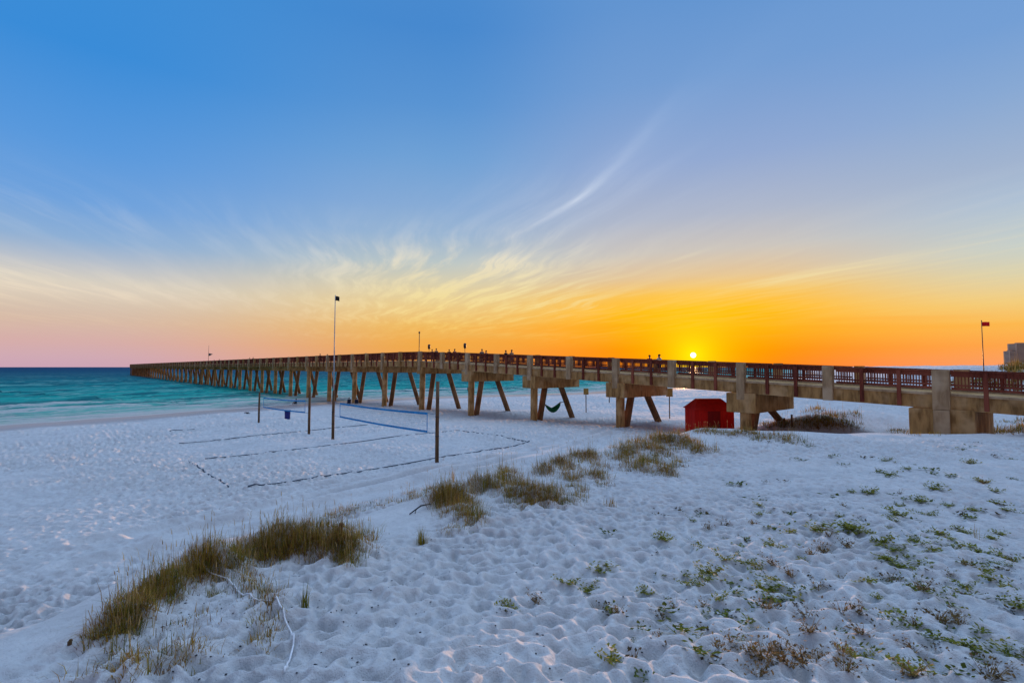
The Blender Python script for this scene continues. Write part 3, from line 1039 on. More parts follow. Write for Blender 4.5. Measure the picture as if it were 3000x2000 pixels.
def make_person(label, loc, rz, shirt, shorts, pose='stand', scale=1.0, group=None, hair='hair'):
    r = thing('person', loc, rz, label, 'person', group)
    r.scale = (scale,) * 3
    if pose == 'stand':
        hip = .92
        J = {'pel': ((0, 0, hip), (.135, .10)), 'waist': ((0, 0, 1.08), (.13, .095)), 'chest': ((0, .01, 1.30), (.16, .11)), 'neck': ((0, 0, 1.47), (.055, .055)),
             'jaw': ((0, .02, 1.56), (.068, .08)), 'skull': ((0, .005, 1.66), (.078, .095)), 'crown': ((0, 0, 1.73), (.05, .06)),
             'shl': ((-.19, 0, 1.40), (.055, .055)), 'ell': ((-.25, -.02, 1.13), (.042, .042)), 'wrl': ((-.24, .08, .90), (.03, .03)), 'hal': ((-.235, .10, .80), (.035, .022)),
             'shr': ((.19, 0, 1.40), (.055, .055)), 'elr': ((.25, -.02, 1.13), (.042, .042)), 'wrr': ((.24, .08, .90), (.03, .03)), 'har': ((.235, .10, .80), (.035, .022)),
             'hil': ((-.095, 0, .86), (.085, .09)), 'knl': ((-.11, .03, .48), (.058, .06)), 'anl': ((-.12, 0, .09), (.036, .04)), 'tol': ((-.13, .15, .035), (.04, .03)),
             'hir': ((.095, 0, .86), (.085, .09)), 'knr': ((.11, .06, .48), (.058, .06)), 'anr': ((.12, -.02, .09), (.036, .04)), 'tor': ((.13, .13, .035), (.04, .03))}
    else:
        J = {'pel': ((0, 0, .26), (.14, .11)), 'waist': ((0, -.06, .42), (.13, .10)), 'chest': ((0, -.12, .62), (.16, .11)), 'neck': ((0, -.13, .79), (.055, .055)),
             'jaw': ((0, -.09, .87), (.068, .08)), 'skull': ((0, -.10, .96), (.078, .095)), 'crown': ((0, -.11, 1.03), (.05, .06)),
             'shl': ((-.19, -.12, .72), (.055, .055)), 'ell': ((-.26, .02, .52), (.042, .042)), 'wrl': ((-.2, .22, .47), (.03, .03)), 'hal': ((-.17, .31, .47), (.035, .022)),
             'shr': ((.19, -.12, .72), (.055, .055)), 'elr': ((.26, .02, .52), (.042, .042)), 'wrr': ((.2, .22, .47), (.03, .03)), 'har': ((.17, .31, .47), (.035, .022)),
             'hil': ((-.10, .06, .26), (.085, .09)), 'knl': ((-.13, .44, .44), (.058, .06)), 'anl': ((-.13, .62, .09), (.036, .04)), 'tol': ((-.14, .76, .04), (.04, .03)),
             'hir': ((.10, .06, .26), (.085, .09)), 'knr': ((.13, .44, .44), (.058, .06)), 'anr': ((.13, .62, .09), (.036, .04)), 'tor': ((.14, .76, .04), (.04, .03))}
    names = list(J)
    ix = {n: i for i, n in enumerate(names)}
    E_ = [('pel', 'waist'), ('waist', 'chest'), ('chest', 'neck'), ('neck', 'jaw'), ('jaw', 'skull'), ('skull', 'crown')]
    for s in 'lr':
        E_ += [('chest', 'sh' + s), ('sh' + s, 'el' + s), ('el' + s, 'wr' + s), ('wr' + s, 'ha' + s), ('pel', 'hi' + s), ('hi' + s, 'kn' + s), ('kn' + s, 'an' + s), ('an' + s, 'to' + s)]
    # five fingers on each hand and a nose
    nodes = [J[n] for n in names]
    edges = [(ix[a], ix[b]) for a, b in E_]
    for s, sx_ in (('l', 1), ('r', -1)):
        h = Vector(J['ha' + s][0])
        d = (h - Vector(J['wr' + s][0])).normalized()
        for f in range(5):
            tip = h + d * (.05 if f == 4 else .085 - .008 * abs(f - 1)) + Vector((0, .017 * (f - 1.5), 0)) + (Vector((sx_ * .05, .02, .03)) if f == 4 else Vector((0, 0, 0)))
            nodes.append((tuple(tip), (.009, .009)))
            edges.append((ix['ha' + s], len(nodes) - 1))
    sk = Vector(J['jaw'][0])
    nodes.append((tuple(sk + Vector((0, .10, .035))), (.014, .016)))
    edges.append((ix['jaw'], len(nodes) - 1))
    skin_body('body', nodes, edges, M['skin'], r)
    T = ['pel', 'waist', 'chest']
    sl = ([(J['pel'][0], (.155, .12)), (J['waist'][0], (.15, .115)), (J['chest'][0], (.178, .128)), (tuple(Vector(J['chest'][0]) + Vector((0, 0, .10))), (.15, .1)),
           (J['shl'][0], (.072, .072)), (tuple((Vector(J['shl'][0]) + Vector(J['ell'][0])) / 2), (.066, .066)), (J['shr'][0], (.072, .072)), (tuple((Vector(J['shr'][0]) + Vector(J['elr'][0])) / 2), (.066, .066))],
          [(0, 1), (1, 2), (2, 3), (2, 4), (4, 5), (2, 6), (6, 7)])
    skin_body('shirt', sl[0], sl[1], M[shirt], r)
    kl = tuple(Vector(J['hil'][0]).lerp(Vector(J['knl'][0]), .8))
    kr = tuple(Vector(J['hir'][0]).lerp(Vector(J['knr'][0]), .8))
    skin_body('shorts', [(J['pel'][0], (.158, .125)), (J['hil'][0], (.105, .11)), (kl, (.085, .088)), (J['hir'][0], (.105, .11)), (kr, (.085, .088))], [(0, 1), (1, 2), (0, 3), (3, 4)], M[shorts], r)
    c = Vector(J['skull'][0])
    hm = MB()
    hm.lathe([(.088, -.02), (.102, .03), (.098, .075), (.07, .11), (.02, .125)], 12)
    hm.v = [(v[0] + c.x, v[1] * 1.12 + c.y - .022, v[2] + c.z - .015) for v in hm.v]
    hm.build('hair', M[hair], r, smooth=True)
    fm = MB()
    for ex in (-.03, .03):
        fm.box(c.x + ex - .012, c.x + ex + .012, c.y + .085, c.y + .094, c.z - .025, c.z - .013)
    fm.box(c.x - .024, c.x + .024, c.y + .075, c.y + .09, c.z - .105, c.z - .097)
    fm.build('face_features', M['hair'], r)
    return r


def pier_s(px, n=0.0):
    """distance along the pier of the point seen in photo column px at offset n"""
    q = (px - 1500) / FPX
    b0 = P0 + PN * n
    return (q * b0[1] - b0[0]) / (PU[0] - q * PU[1])


walkers = [(1266, 4.6, 'cloth_navy', 'cloth_dark', 'on the pier right of the tall thin pole, walking in a dark shirt'),
           (1278, 4.2, 'cloth_tan', 'cloth_navy', 'on the pier near the tall thin pole, in a tan shirt'),
           (1316, 3.6, 'cloth_dark', 'cloth_grey', 'in dark clothes, left one of the pair midway between the two lamp heads'),
           (1332, 3.6, 'cloth_red', 'cloth_dark', 'in a red shirt, right one of the pair midway between the two lamp heads'),
           (1412, 3.4, 'cloth_grey', 'cloth_dark', 'in a grey shirt, left one of the first pair right of both lamp heads'),
           (1424, 3.4, 'cloth_red', 'cloth_navy', 'in a red shirt, right one of the first pair right of both lamp heads'),
           (1482, 3.3, 'cloth_dark', 'cloth_dark', 'all in black, left one of the second pair right of the lamp heads'),
           (1499, 3.3, 'cloth_tan', 'cloth_grey', 'in a tan shirt, right one of the second pair right of the lamp heads'),
           (1903, 3.2, 'cloth_red', 'cloth_dark', 'in a red shirt on the ramp, further left of the setting sun'),
           (1931, 3.2, 'cloth_white', 'cloth_navy', 'in a white shirt on the ramp, nearer to the setting sun'),
           (938, 2.6, 'cloth_navy', 'cloth_dark', 'in dark clothes on the pier, left of the flag pole on the wooden post'),
           (959, 2.6, 'cloth_dark', 'cloth_tan', 'in tan shorts on the pier, right beside the flag pole on the wooden post'),
           (732, 2.0, 'cloth_grey', 'cloth_dark', 'far out on the pier in a grey shirt, above the barrel and left'),
           (742, 2.0, 'cloth_red', 'cloth_navy', 'far out on the pier in red, just right of the grey shirted walker'),
           (628, 1.6, 'cloth_navy', 'cloth_grey', 'farthest out along the pier in a navy shirt, right of the thin mast'),
           (643, 1.6, 'cloth_white', 'cloth_dark', 'far out on the pier in white, second right of the thin mast')]
pang = math.atan2(PU[1], PU[0]) - math.pi / 2
for i, (px, n, sh, so, lb) in enumerate(walkers):
    s = pier_s(px, n)
    make_person('person ' + lb, PP(s, n, curb_z(s) - .10), pang + (0 if i % 2 else math.pi) + rng.normal(0, .25), sh, so, 'stand', 1.0 + .05 * math.sin(i * 2.1), 'people walking on the pier')

# ------------------------------------------------------------------ lamps and masts on the pier
for px, n, hgt, big_head, lb in ((1257, 5.6, 1.30, True, 'left one of the two fat headed dark lamps above the pier rail'),
                                 (1362, 5.6, 1.30, True, 'right one of the two fat headed dark lamps above the pier rail'),
                                 (1072, 5.6, .42, False, 'small dark lamp standing just above the pier rail between two flag poles'),
                                 (875, 5.6, .30, False, 'small dark lamp on the pier rail, above the second volleyball net')):
    s = pier_s(px, n)
    z0 = curb_z(s)
    L = thing('pier_lamp', PP(s, n, z0), 0, lb, 'lamp', 'lamps along the pier rail')
    top = 1.19 + hgt
    MB().tube([(0, 0, 0), (0, 0, top - .3)], .035, 8).build('stem', M['metal_dark'], L, True)
    if big_head:
        MB().lathe([(.10, top - .72), (.19, top - .60), (.20, top - .15), (.14, top - .04), (.04, top)], 12).build('lamp_head', M['metal_dark'], L, True)
        MB().lathe([(.05, top - .80), (.09, top - .718)], 12).build('collar', M['metal_dark'], L, True)
    else:
        MB().lathe([(.06, top - .30), (.30, top - .16), (.30, top - .10), (.08, top)], 12).build('lamp_head', M['metal_dark'], L, True)
s = pier_s(1228, 5.6)
L = thing('pole', PP(s, 5.6, curb_z(s)), 0, 'tall thin dark pole with a knob on top at the pier\'s high point', 'pole')
MB().tube([(0, 0, 0), (0, 0, 4.2)], [.07, .05], 8).build('shaft', M['metal_dark'], L, True)
MB().lathe([(.06, 4.2), (.13, 4.28), (.13, 4.45), (.04, 4.55)], 10).build('knob', M['metal_dark'], L, True)
s = pier_s(611, 1.6)
L = thing('mast', PP(s, 1.6, curb_z(s)), 0, 'very thin mast with a small pennant far out on the pier', 'mast')
MB().tube([(0, 0, 0), (0, 0, 6.6)], [.07, .035], 6).build('shaft', M['metal_dark'], L, True)
fl = MB()
for k in range(6):
    x0, x1 = .05 + k * .25, .05 + (k + 1) * .25
    zt0, zb0 = 3.9 - k * .05, 2.9 + k * .11
    fl.quadbox([(x0, .12 * math.sin(k), zb0), (x1, .12 * math.sin(k + 1), zb0 + .11), (x1, .12 * math.sin(k + 1) + .02, zb0 + .11), (x0, .12 * math.sin(k) + .02, zb0),
                (x0, .12 * math.sin(k), zt0), (x1, .12 * math.sin(k + 1), zt0 - .05), (x1, .12 * math.sin(k + 1) + .02, zt0 - .05), (x0, .12 * math.sin(k) + .02, zt0)])
fl.build('pennant', M['cloth_grey'], L)

# ------------------------------------------------------------------ volleyball courts


def wood_post(loc, h, r, label, name='volleyball_post'):
    L = thing(name, loc, 0, label, 'post', 'wooden volleyball posts' if name == 'volleyball_post' else None)
    mb = MB()
    mb.tube([(0, 0, -.5), (0, 0, h * .5), (.015, 0, h)], [r * 1.05, r, r * .94], 12)
    mb.build('timber', M['post_wood'], L, True)
    mb = MB()
    for zz in (h * .32, h * .56):
        mb.tube([(0, 0, zz), (0, 0, zz + .05)], [r + .012, r + .012], 12)
    mb.build('hook_band', M['metal_dark'], L, True)
    return L


pA, pB = at(975, 1287), at(1280, 1355)
pC, pD = at(758, 1238), at(905, 1272)
flagpost = wood_post(pA, 3.6, .105, 'timber post carrying a tall grey flag pole, left end of the near net', 'flag_post')
zp = CAM_Z - (863 - 1075) / FPX * np.hypot(pA[1], 0) - pA[2]
MB().tube([(.0, .0, 3.35), (.0, .0, zp)], [.055, .028], 8).build('flag_pole', M['metal_grey'], flagpost, True)


def flag(parent, mat, z0, z1, length, side=1, nseg=8):
    f = MB()
    for k in range(nseg):
        x0, x1 = .03 + length * k / nseg, .03 + length * (k + 1) / nseg
        y0, y1 = .05 * math.sin(k * 1.3), .05 * math.sin((k + 1) * 1.3)
        d0, d1 = -.25 * (k / nseg) ** 2 * length, -.25 * ((k + 1) / nseg) ** 2 * length
        f.quadbox([(x0, y0, z0 + d0), (x1, y1, z0 + d1), (x1, y1 + .012, z0 + d1), (x0, y0 + .012, z0 + d0), (x0, y0, z1 + d0), (x1, y1, z1 + d1), (x1, y1 + .012, z1 + d1), (x0, y0 + .012, z1 + d0)])
    f.build('flag', mat, parent, True)


flag(flagpost, M['cloth_dark'], zp - .42, zp - .08, .30)
wood_post(pB, 4.35, .10, 'tall brown timber post nearest the camera at the right end of the near net')
wood_post(pD, 3.9, .10, 'brown timber post between the barrel and the flag post')
wood_post(pC, 3.1, .09, 'slim dark timber post farthest left, left of the blue barrel')


def net(a, b, f0, f1, zt0, zb0, zt1, zb1, label):
    """net between two points of the line a-b; heights are absolute"""
    a, b = Vector(a), Vector(b)
    A = a.lerp(b, f0)
    B = a.lerp(b, f1)
    L = thing('volleyball_net', (A + B) / 2, 0, label, 'net', 'volleyball nets')
    o = (A + B) / 2
    A, B = A - o, B - o
    d = (B - A)
    nrm = Vector((-d.y, d.x, 0)).normalized() * .008
    zz = lambda f, top: (zt0 + (zt1 - zt0) * f if top else zb0 + (zb1 - zb0) * f) - o.z - (.06 * math.sin(math.pi * f) if top else .05 * math.sin(math.pi * f))

    def strip(name, f_a, f_b, lo, hi, n=16):
        mb = MB()
        for k in range(n):
            u, v = f_a + (f_b - f_a) * k / n, f_a + (f_b - f_a) * (k + 1) / n
            p, q = A + d * u, A + d * v
            mb.quadbox([(p - nrm)[:2] + (lo(u),), (q - nrm)[:2] + (lo(v),), (q + nrm)[:2] + (lo(v),), (p + nrm)[:2] + (lo(u),),
                        (p - nrm)[:2] + (hi(u),), (q - nrm)[:2] + (hi(v),), (q + nrm)[:2] + (hi(v),), (p + nrm)[:2] + (hi(u),)])
        mb.build(name, M['band_blue'], L)
    strip('top_band', 0, 1, lambda f: zz(f, True) - .12, lambda f: zz(f, True))
    strip('bottom_band', 0, 1, lambda f: zz(f, False), lambda f: zz(f, False) + .11)
    e = .055 / d.length
    strip('side_band', 0, e, lambda f: zz(f, False) + .111, lambda f: zz(f, True) - .121, 1)
    strip('side_band', 1 - e, 1, lambda f: zz(f, False) + .111, lambda f: zz(f, True) - .121, 1)
    mb = MB()
    for k in range(1, 90):
        f = k / 90
        p = A + d * f
        mb.tube([(p.x, p.y, zz(f, False) + .05), (p.x, p.y, zz(f, True) - .05)], .0022, 3, False)
    for r_ in range(1, 9):
        mb.tube([tuple((A + d * f)[:2]) + (zz(f, False) + (zz(f, True) - zz(f, False)) * r_ / 9,) for f in np.linspace(0, 1, 12)], .0022, 3, False)
    mb.build('mesh', M['cord_teal'], L)
    mb = MB()
    for P_, Q_, f in ((a - o, A, 0), (b - o, B, 1)):
        for top in (True, False):
            z = zz(f, top) + (-.04 if top else .04)
            mb.tube([(P_.x, P_.y, z + .06), ((P_.x + Q_.x) / 2, (P_.y + Q_.y) / 2, z - .01), (Q_.x, Q_.y, z)], .012, 6)
    mb.build('rope', M['cord_teal'], L)
    return L


def zpix(py, depth):
    return CAM_Z - (py - 1075) / FPX * depth


dA, dB, dC, dD = pA[1], pB[1], pC[1], pD[1]
net(pA, pB, .085, .93, zpix(1178, dA - .6), zpix(1220, dA - .6), zpix(1208, dB + .5), zpix(1267, dB + .5), 'near volleyball net with blue bands between the flag post and the tall right post')
net(pC, pD, .10, .93, zpix(1163, dC - 1), zpix(1193, dC - 1), zpix(1172, dD + .6), zpix(1209, dD + .6), 'far volleyball net with blue bands behind the blue barrel')


def ground_strip(name, pix, wd, mat, label, cat, group=None, gaps=()):
    """flat webbing laid over the sand through photo points"""
    pts = [Vector(at(*p)) for p in pix]
    fine_ = []
    for a, b in zip(pts[:-1], pts[1:]):
        n = max(2, int((b - a).length / .25))
        fine_ += [a.lerp(b, k / n) for k in range(n)]
    fine_.append(pts[-1])
    hz = height(np.array([c.x for c in fine_]), np.array([c.y for c in fine_]))
    hz = np.maximum(np.convolve(np.pad(hz, 6, 'edge'), np.ones(13) / 13, 'valid'), hz - .035) + .04
    mb = MB()
    for k, (p, q) in enumerate(zip(fine_[:-1], fine_[1:])):
        d = (q - p)
        nr_ = Vector((-d.y, d.x, 0)).normalized() * wd / 2
        P4 = []
        for c, h_ in ((p - nr_, hz[k]), (q - nr_, hz[k + 1]), (q + nr_, hz[k + 1]), (p + nr_, hz[k])):
            P4.append((c.x, c.y, h_))
        bury = .03 * float(vnoise(np.array([k * .22]), np.array([len(pix) * 3.3 + pix[0][0]]), 400)[0])
        zb_ = [c[2] - .03 for c in P4]
        mb.quadbox([(c[0], c[1], z) for c, z in zip(P4, zb_)] + [(c[0], c[1], c[2] + .014 + bury) for c in P4])
    o = mb.build(name, mat)
    return tag(o, label, cat, group)


cl = 'boundary lines of the volleyball courts'
ground_strip('court_line', [(551, 1352), (610, 1392), (669, 1428)], .05, M['webbing'], 'short dark court line at the left end of the near court', 'court line', cl)
ground_strip('court_line', [(600, 1347), (750, 1331), (925, 1310), (1100, 1288), (1219, 1273), (1341, 1262)], .045, M['webbing'], 'long dark court line running just in front of the flag post', 'court line', cl)
ground_strip('court_line', [(726, 1433), (890, 1409), (1060, 1382), (1175, 1362), (1266, 1345), (1396, 1325), (1551, 1297)], .042, M['webbing'], 'long dark court line nearest the dune, by the foot of the tallest post', 'court line', cl)
ground_strip('court_line', [(1341, 1262), (1450, 1277), (1551, 1295)], .05, M['webbing'], 'short dark court line at the right end of the near court', 'court line', cl)
ground_strip('court_line', [(524, 1301), (700, 1284), (873, 1266), (1017, 1251), (1078, 1245)], .045, M['webbing'], 'faint long court line behind the flag post, near side of the far court', 'court line', cl)
ground_strip('court_line', [(493, 1264), (530, 1261), (570, 1258)], .06, M['webbing'], 'shortest dark court line, far left near the wet sand', 'court line', cl)

# ------------------------------------------------------------------ beach things
p = at(842, 1226)
L = thing('trash_barrel', p, 0, 'dark blue trash barrel standing on the beach', 'barrel')
MB().lathe([(.27, -.04), (.29, .02), (.29, .28), (.30, .30), (.29, .32), (.30, .58), (.31, .60), (.30, .62), (.31, .84)], 20).build('drum', M['barrel_blue'], L, True)
MB().lathe([(.31, .82), (.345, .83), (.35, .93), (.33, .94)], 20).build('rim', M['barrel_blue'], L, True)

p = at(723, 1211)
mb = MB()
for k in range(14):
    a = rng.uniform(0, 6.28)
    r_ = rng.uniform(0, .25)
    c = Vector((r_ * math.cos(a), r_ * math.sin(a), 0))
    mb.tube([c, c + Vector((rng.normal(0, .15), rng.normal(0, .1), .12)), c + Vector((rng.normal(0, .3), rng.normal(0, .15), .02))], [.03, .05, .015], 6)
tag(mb.build('seaweed_clump', M['seaweed'], None, True, tuple(p)), 'small dark clump of seaweed on the wet sand near the shore', 'seaweed')

# seated people under the pier with low chairs
chairs = []
for i, (px, py, sh, so, lb) in enumerate(((1022, 1184, 'cloth_dark', 'cloth_navy', 'left'), (1044, 1184, 'cloth_navy', 'cloth_dark', 'right'))):
    p = at(px, py)
    rz = math.radians(25)
    make_person('person in dark clothes sitting in the %s low beach chair under the pier' % lb, (p[0], p[1], p[2]), rz, sh, so, 'sit', 1.0, 'people seated on the beach')
    ch = thing('beach_chair', (p[0], p[1], p[2]), rz, 'low dark beach chair under the pier, the %s of the two' % lb, 'chair', 'low beach chairs')
    mb = MB()
    mb.quadbox([(-.27, -.08, .15), (.27, -.08, .15), (.27, .36, .19), (-.27, .36, .19), (-.27, -.08, .17), (.27, -.08, .17), (.27, .36, .21), (-.27, .36, .21)])
    mb.build('seat', M['cloth_navy'], ch)
    mb = MB()
    mb.quadbox([(-.27, -.17, .18), (.27, -.17, .18), (.27, -.14, .18), (-.27, -.14, .18), (-.27, -.34, .80), (.27, -.34, .80), (.27, -.31, .80), (-.27, -.31, .80)])
    mb.build('backrest', M['cloth_navy'], ch)
    for sx_ in (-.29, .29):
        MB().tube([(sx_, -.36, .82), (sx_, -.15, .16), (sx_, -.02, -.02)], .014, 6).build('leg', M['metal_grey'], ch, True)
        MB().tube([(sx_, -.22, -.02), (sx_, .0, .14), (sx_, .38, .2), (sx_, .40, -.02)], .014, 6).build('leg', M['metal_grey'], ch, True)
p = at(866, 1185)
make_person('person sitting at the surf edge by a pile, left of the flag post', (p[0], p[1], max(p[2], 0) - .02), math.radians(60), 'cloth_dark', 'cloth_dark', 'sit', .95, 'people seated on the beach')
p = at(1372, 1157)
make_person('person crouched at the waterline beyond the pier, left of a vertical pile', (p[0], p[1], max(p[2], 0) - .02), math.radians(-70), 'cloth_dark', 'cloth_navy', 'sit', 1.15, 'people seated on the beach')

for px, pyb, pyt, rr_, lb in ((1398, 1203, 1152, .085, 'thin weathered wooden pole in the sand under the pier between two piles'),
                              (1785, 1181, 1118, .07, 'thin dark pole in the sand behind the pile cap'),
                              (2320, 1250, 1214, .07, 'taller of two short wooden stakes in the grass mound under the pier'),
                              (2298, 1252, 1224, .07, 'shorter of two wooden stakes in the grass mound under the pier'),
                              (997, 1572, 1532, .035, 'short grey wooden stake in the nearest grass ridge'),
                              (204, 1886, 1872, .02, 'little dark stub in the sand left of the nearest grass ridge')):
    p = at(px, pyb)
    h = (pyb - pyt) / FPX * p[1]
    mb = MB()
    mb.tube([(0, 0, -.3), (0, 0, h * .6), (.01, 0, h - .01), (.01, 0, h)], [rr_, rr_ * .97, rr_ * .94, rr_ * .7], 10)
    tag(mb.build('wooden_stake', M['post_wood'], None, True, tuple(p)), lb, 'post', 'stakes and poles in the sand')

for px, pyb, pyt, w_, h_, rz, lb in ((1717, 1208, 1138, .60, .72, .1, 'left one of the two small signs on thin posts behind the pier'),
                                     (1962, 1226, 1138, .62, .80, -.15, 'right one of the two small signs on thin posts, near the red shed')):
    p = at(px, pyb)
    H_ = (pyb - pyt) / FPX * p[1]
    L = thing('beach_sign', tuple(p), rz, lb, 'sign', 'small beach signs')
    MB().box(-.045, .045, -.045, .045, -.4, H_ - .1).build('post', M['post_wood'], L)
    MB().box(-w_ / 2, w_ / 2, -.075, -.048, H_ - h_, H_).build('panel', M['sign_face'], L, bevel=.008)

# hammock between the raked piles of the second bent
a = Vector(PP(-21.2, 1.55, 0))
c = Vector(PP(-21.2, 5.4, 0))
g0 = float(height(np.array([a.x]), np.array([a.y]), False)[0])
dep_h = (a.y + c.y) / 2
L = thing('hammock', ((a.x + c.x) / 2, (a.y + c.y) / 2, g0), 0, 'green hammock slung between two pier piles', 'hammock')
o = Vector(L.location)
za, zb_ = zpix(1186, a.y), zpix(1174, c.y)
zlow = zpix(1207, dep_h)
A, B = Vector((a.x, a.y, za)) - o, Vector((c.x, c.y, zb_)) - o
A, B = A.lerp(B, .08), B.lerp(A, .06)
K, Q = A.lerp(B, .12), A.lerp(B, .74)
mid = (K + Q) / 2
V_, F_ = [], []
nu, nv = 18, 9
side = Vector((-(B - A).y, (B - A).x, 0)).normalized()
for i in range(nu + 1):
    u = i / nu
    base = K.lerp(Q, u)
    lin_z = K.z + (Q.z - K.z) * u
    sag = 4 * u * (1 - u)
    wdt = .10 + .46 * sag
    for j in range(nv + 1):
        v = -1 + 2 * j / nv
        zz = lin_z - sag * (lin_z - (zlow - o.z)) * (1 - .42 * v * v) - .05 * (1 - sag)
        V_.append(tuple(Vector((base.x, base.y, 0)) + side * wdt * v + Vector((0, 0, zz))))
for i in range(nu):
    for j in range(nv):
        k = i * (nv + 1) + j
        F_.append((k, k + 1, k + nv + 2, k + nv + 1))
mb = MB()
mb.v, mb.f = V_, F_
ob = mb.build('sling', M['hammock'], L, True)
sm = ob.modifiers.new('thick', 'SOLIDIFY')
sm.thickness = .012
for e, f in ((A, K), (B, Q)):
    MB().tube([e, e.lerp(f, .6) - Vector((0, 0, .04)), f - Vector((0, 0, .03))], [.02, .035, .06], 8).build('strap', M['strap'], L, True)

# red shed
pl, pr = at(2030, 1256), at(2152, 1252)
dsh = 38.5
wsh = 122 / FPX * dsh
cx_ = (2091 - 1500) / FPX * dsh
gsh = float(height(np.array([cx_]), np.array([dsh + 1.0]), False)[0])
L = thing('shed', (cx_, dsh, gsh), .06, 'dark red wooden shed with a hipped roof under the pier', 'shed')
ze = zpix(1199, dsh) - gsh
zr = zpix(1169, dsh) - gsh
hw, dd = wsh / 2 - .12, 2.2
mb = MB()
mb.box(-hw, hw, .12, dd - .12, -.5, ze)
mb.build('wall', M['shed_red'], L)
mb = MB()
for k in range(1, 14):
    x = -hw + 2 * hw * k / 14
    mb.box(x - .012, x + .012, .10, .118, .0, ze - .03)
for x in (-hw - .02, hw + .02):
    mb.box(x - .05, x + .05, .08, .116, -.3, ze - .03)
mb.build('batten', M['shed_red'], L)
mb = MB()
mb.box(-.5, .45, .06, .097, .04, ze - .12)
dr = mb.build('door', M['shed_door'], L)
MB().box(.32, .38, .03, .058, .55, .72).build('handle', M['metal_dark'], dr)
rf = MB()
rr_ = .62
rf.quadbox([(-hw - .12, -.05, ze + .003), (hw + .12, -.05, ze + .003), (hw + .12, dd + .05, ze + .003), (-hw - .12, dd + .05, ze + .003),
            (-hw - .12 + rr_, dd * .42, zr), (hw + .12 - rr_, dd * .42, zr), (hw + .12 - rr_, dd * .58, zr), (-hw - .12 + rr_, dd * .58, zr)])
rf.build('roof', M['shed_roof'], L, bevel=.02)

# flag on the right, behind the pier
dfl = 58.0
gx_, gy_ = (2880 - 1500) / FPX * dfl, dfl
gz_ = float(height(np.array([gx_]), np.array([gy_]), False)[0])
L = thing('beach_flag', (gx_, gy_, gz_), 0, 'red flag flying from a thin pole behind the pier at the right', 'flag')
H_ = zpix(940, dfl) - gz_
MB().tube([(0, 0, -.3), (0, 0, H_)], [.06, .035], 8).build('flag_pole', M['metal_dark'], L, True)
MB().lathe([(.03, H_), (.06, H_ + .04), (.02, H_ + .1)], 8).build('finial', M['metal_dark'], L, True)
fl = MB()
for k in range(8):
    x0, x1 = .05 + .105 * k, .05 + .105 * (k + 1)
    y0, y1 = .06 * math.sin(k * 1.2), .06 * math.sin((k + 1) * 1.2)
    zt_, zb_ = H_ - .10, H_ - .58
    fl.quadbox([(x0, y0, zb_), (x1, y1, zb_), (x1, y1 + .012, zb_), (x0, y0 + .012, zb_), (x0, y0, zt_), (x1, y1, zt_), (x1, y1 + .012, zt_), (x0, y0 + .012, zt_)])
fl.build('flag', M['flag_red'], L, True)

# far apartment towers
DT = 1200.0


def tower(pxl, pxr, pyt, dp_, floors, label):
    x0, x1 = (pxl - 1500) / FPX * DT, (pxr - 1500) / FPX * DT
    zt_ = zpix(pyt, DT)
    L = thing('apartment_tower', ((x0 + x1) / 2, DT, 3.0), 0, label, 'building', 'far towers on the shore')
    hw = (x1 - x0) / 2
    H = zt_ - 3.0
    MB().box(-hw, hw, 0, dp_, -3, H).build('wall', M['tower_wall'], L)
    mb, gb = MB(), MB()
    fh = H / floors
    for k in range(floors):
        z = k * fh
        mb.box(-hw * .92, hw * .92, -1.5, -.02, z + .1, z + .5)
        mb.box(-hw * .92, hw * .92, -1.5, -1.35, z + .5, z + 1.3)
        gb.box(-hw * .9, hw * .9, -.015, .0, z + .9, z + fh - .4)
        gb.box(-hw - .02, -hw - .004, dp_ * .15, dp_ * .85, z + 1.0, z + fh - .8)
    mb.build('balcony', M['tower_wall'], L)
    gb.build('window', M['tower_glass'], L)
    MB().box(-hw * .5, hw * .5, dp_ * .3, dp_ * .7, H + .01, H + 2.2).build('roof', M['tower_wall'], L)


tower(2979, 3034, 1006, 22, 22, 'tall pale apartment tower far off at the right edge')
tower(2959, 2978, 1028, 16, 14, 'lower apartment tower left of the tall one, far off')

# ------------------------------------------------------------------ rope and driftwood on the dune
pix = [(600, 1640), (598, 1668), (612, 1682), (640, 1690), (668, 1698), (682, 1720), (698, 1745), (730, 1762), (770, 1766), (808, 1768), (820, 1790), (838, 1836), (856, 1868), (862, 1885), (856, 1915), (842, 1960), (826, 2010)]
pts = []
for a, b in zip(pix[:-1], pix[1:]):
    for k in range(4):
        pts.append((a[0] + (b[0] - a[0]) * k / 4, a[1] + (b[1] - a[1]) * k / 4))
Pg, ok = hit([q[0] for q in pts], [q[1] for q in pts])
zz = height(Pg[:, 0], Pg[:, 1])
sm_ = np.convolve(np.pad(Pg[:, 0], 2, 'edge'), np.ones(5) / 5, 'valid'), np.convolve(np.pad(Pg[:, 1], 2, 'edge'), np.ones(5) / 5, 'valid')
zz = np.maximum(height(sm_[0], sm_[1]), height(sm_[0], sm_[1], False))
zz = np.maximum(zz, np.convolve(np.pad(zz, 5, 'edge'), np.ones(11) / 11, 'valid') - .01) + .022
mb = MB()
mb.tube([(x, y, z) for x, y, z in zip(sm_[0], sm_[1], zz)], .0095, 8)
tag(mb.build('white_rope', M['white_rope'], None, True), 'white rope snaking down the shaded dune slope at the lower left', 'rope')
a, b = Vector(at(1200, 1508)), Vector(at(1262, 1482))
mb = MB()
mb.tube([a + Vector((0, 0, .02)), a.lerp(b, .5) + Vector((0, .03, .09)), b + Vector((0, 0, .05))], [.012, .016, .01], 7)
mb.tube([a.lerp(b, .3) + Vector((0, 0, .05)), a.lerp(b, .2) + Vector((.02, -.05, -.03))], [.009, .006], 6)
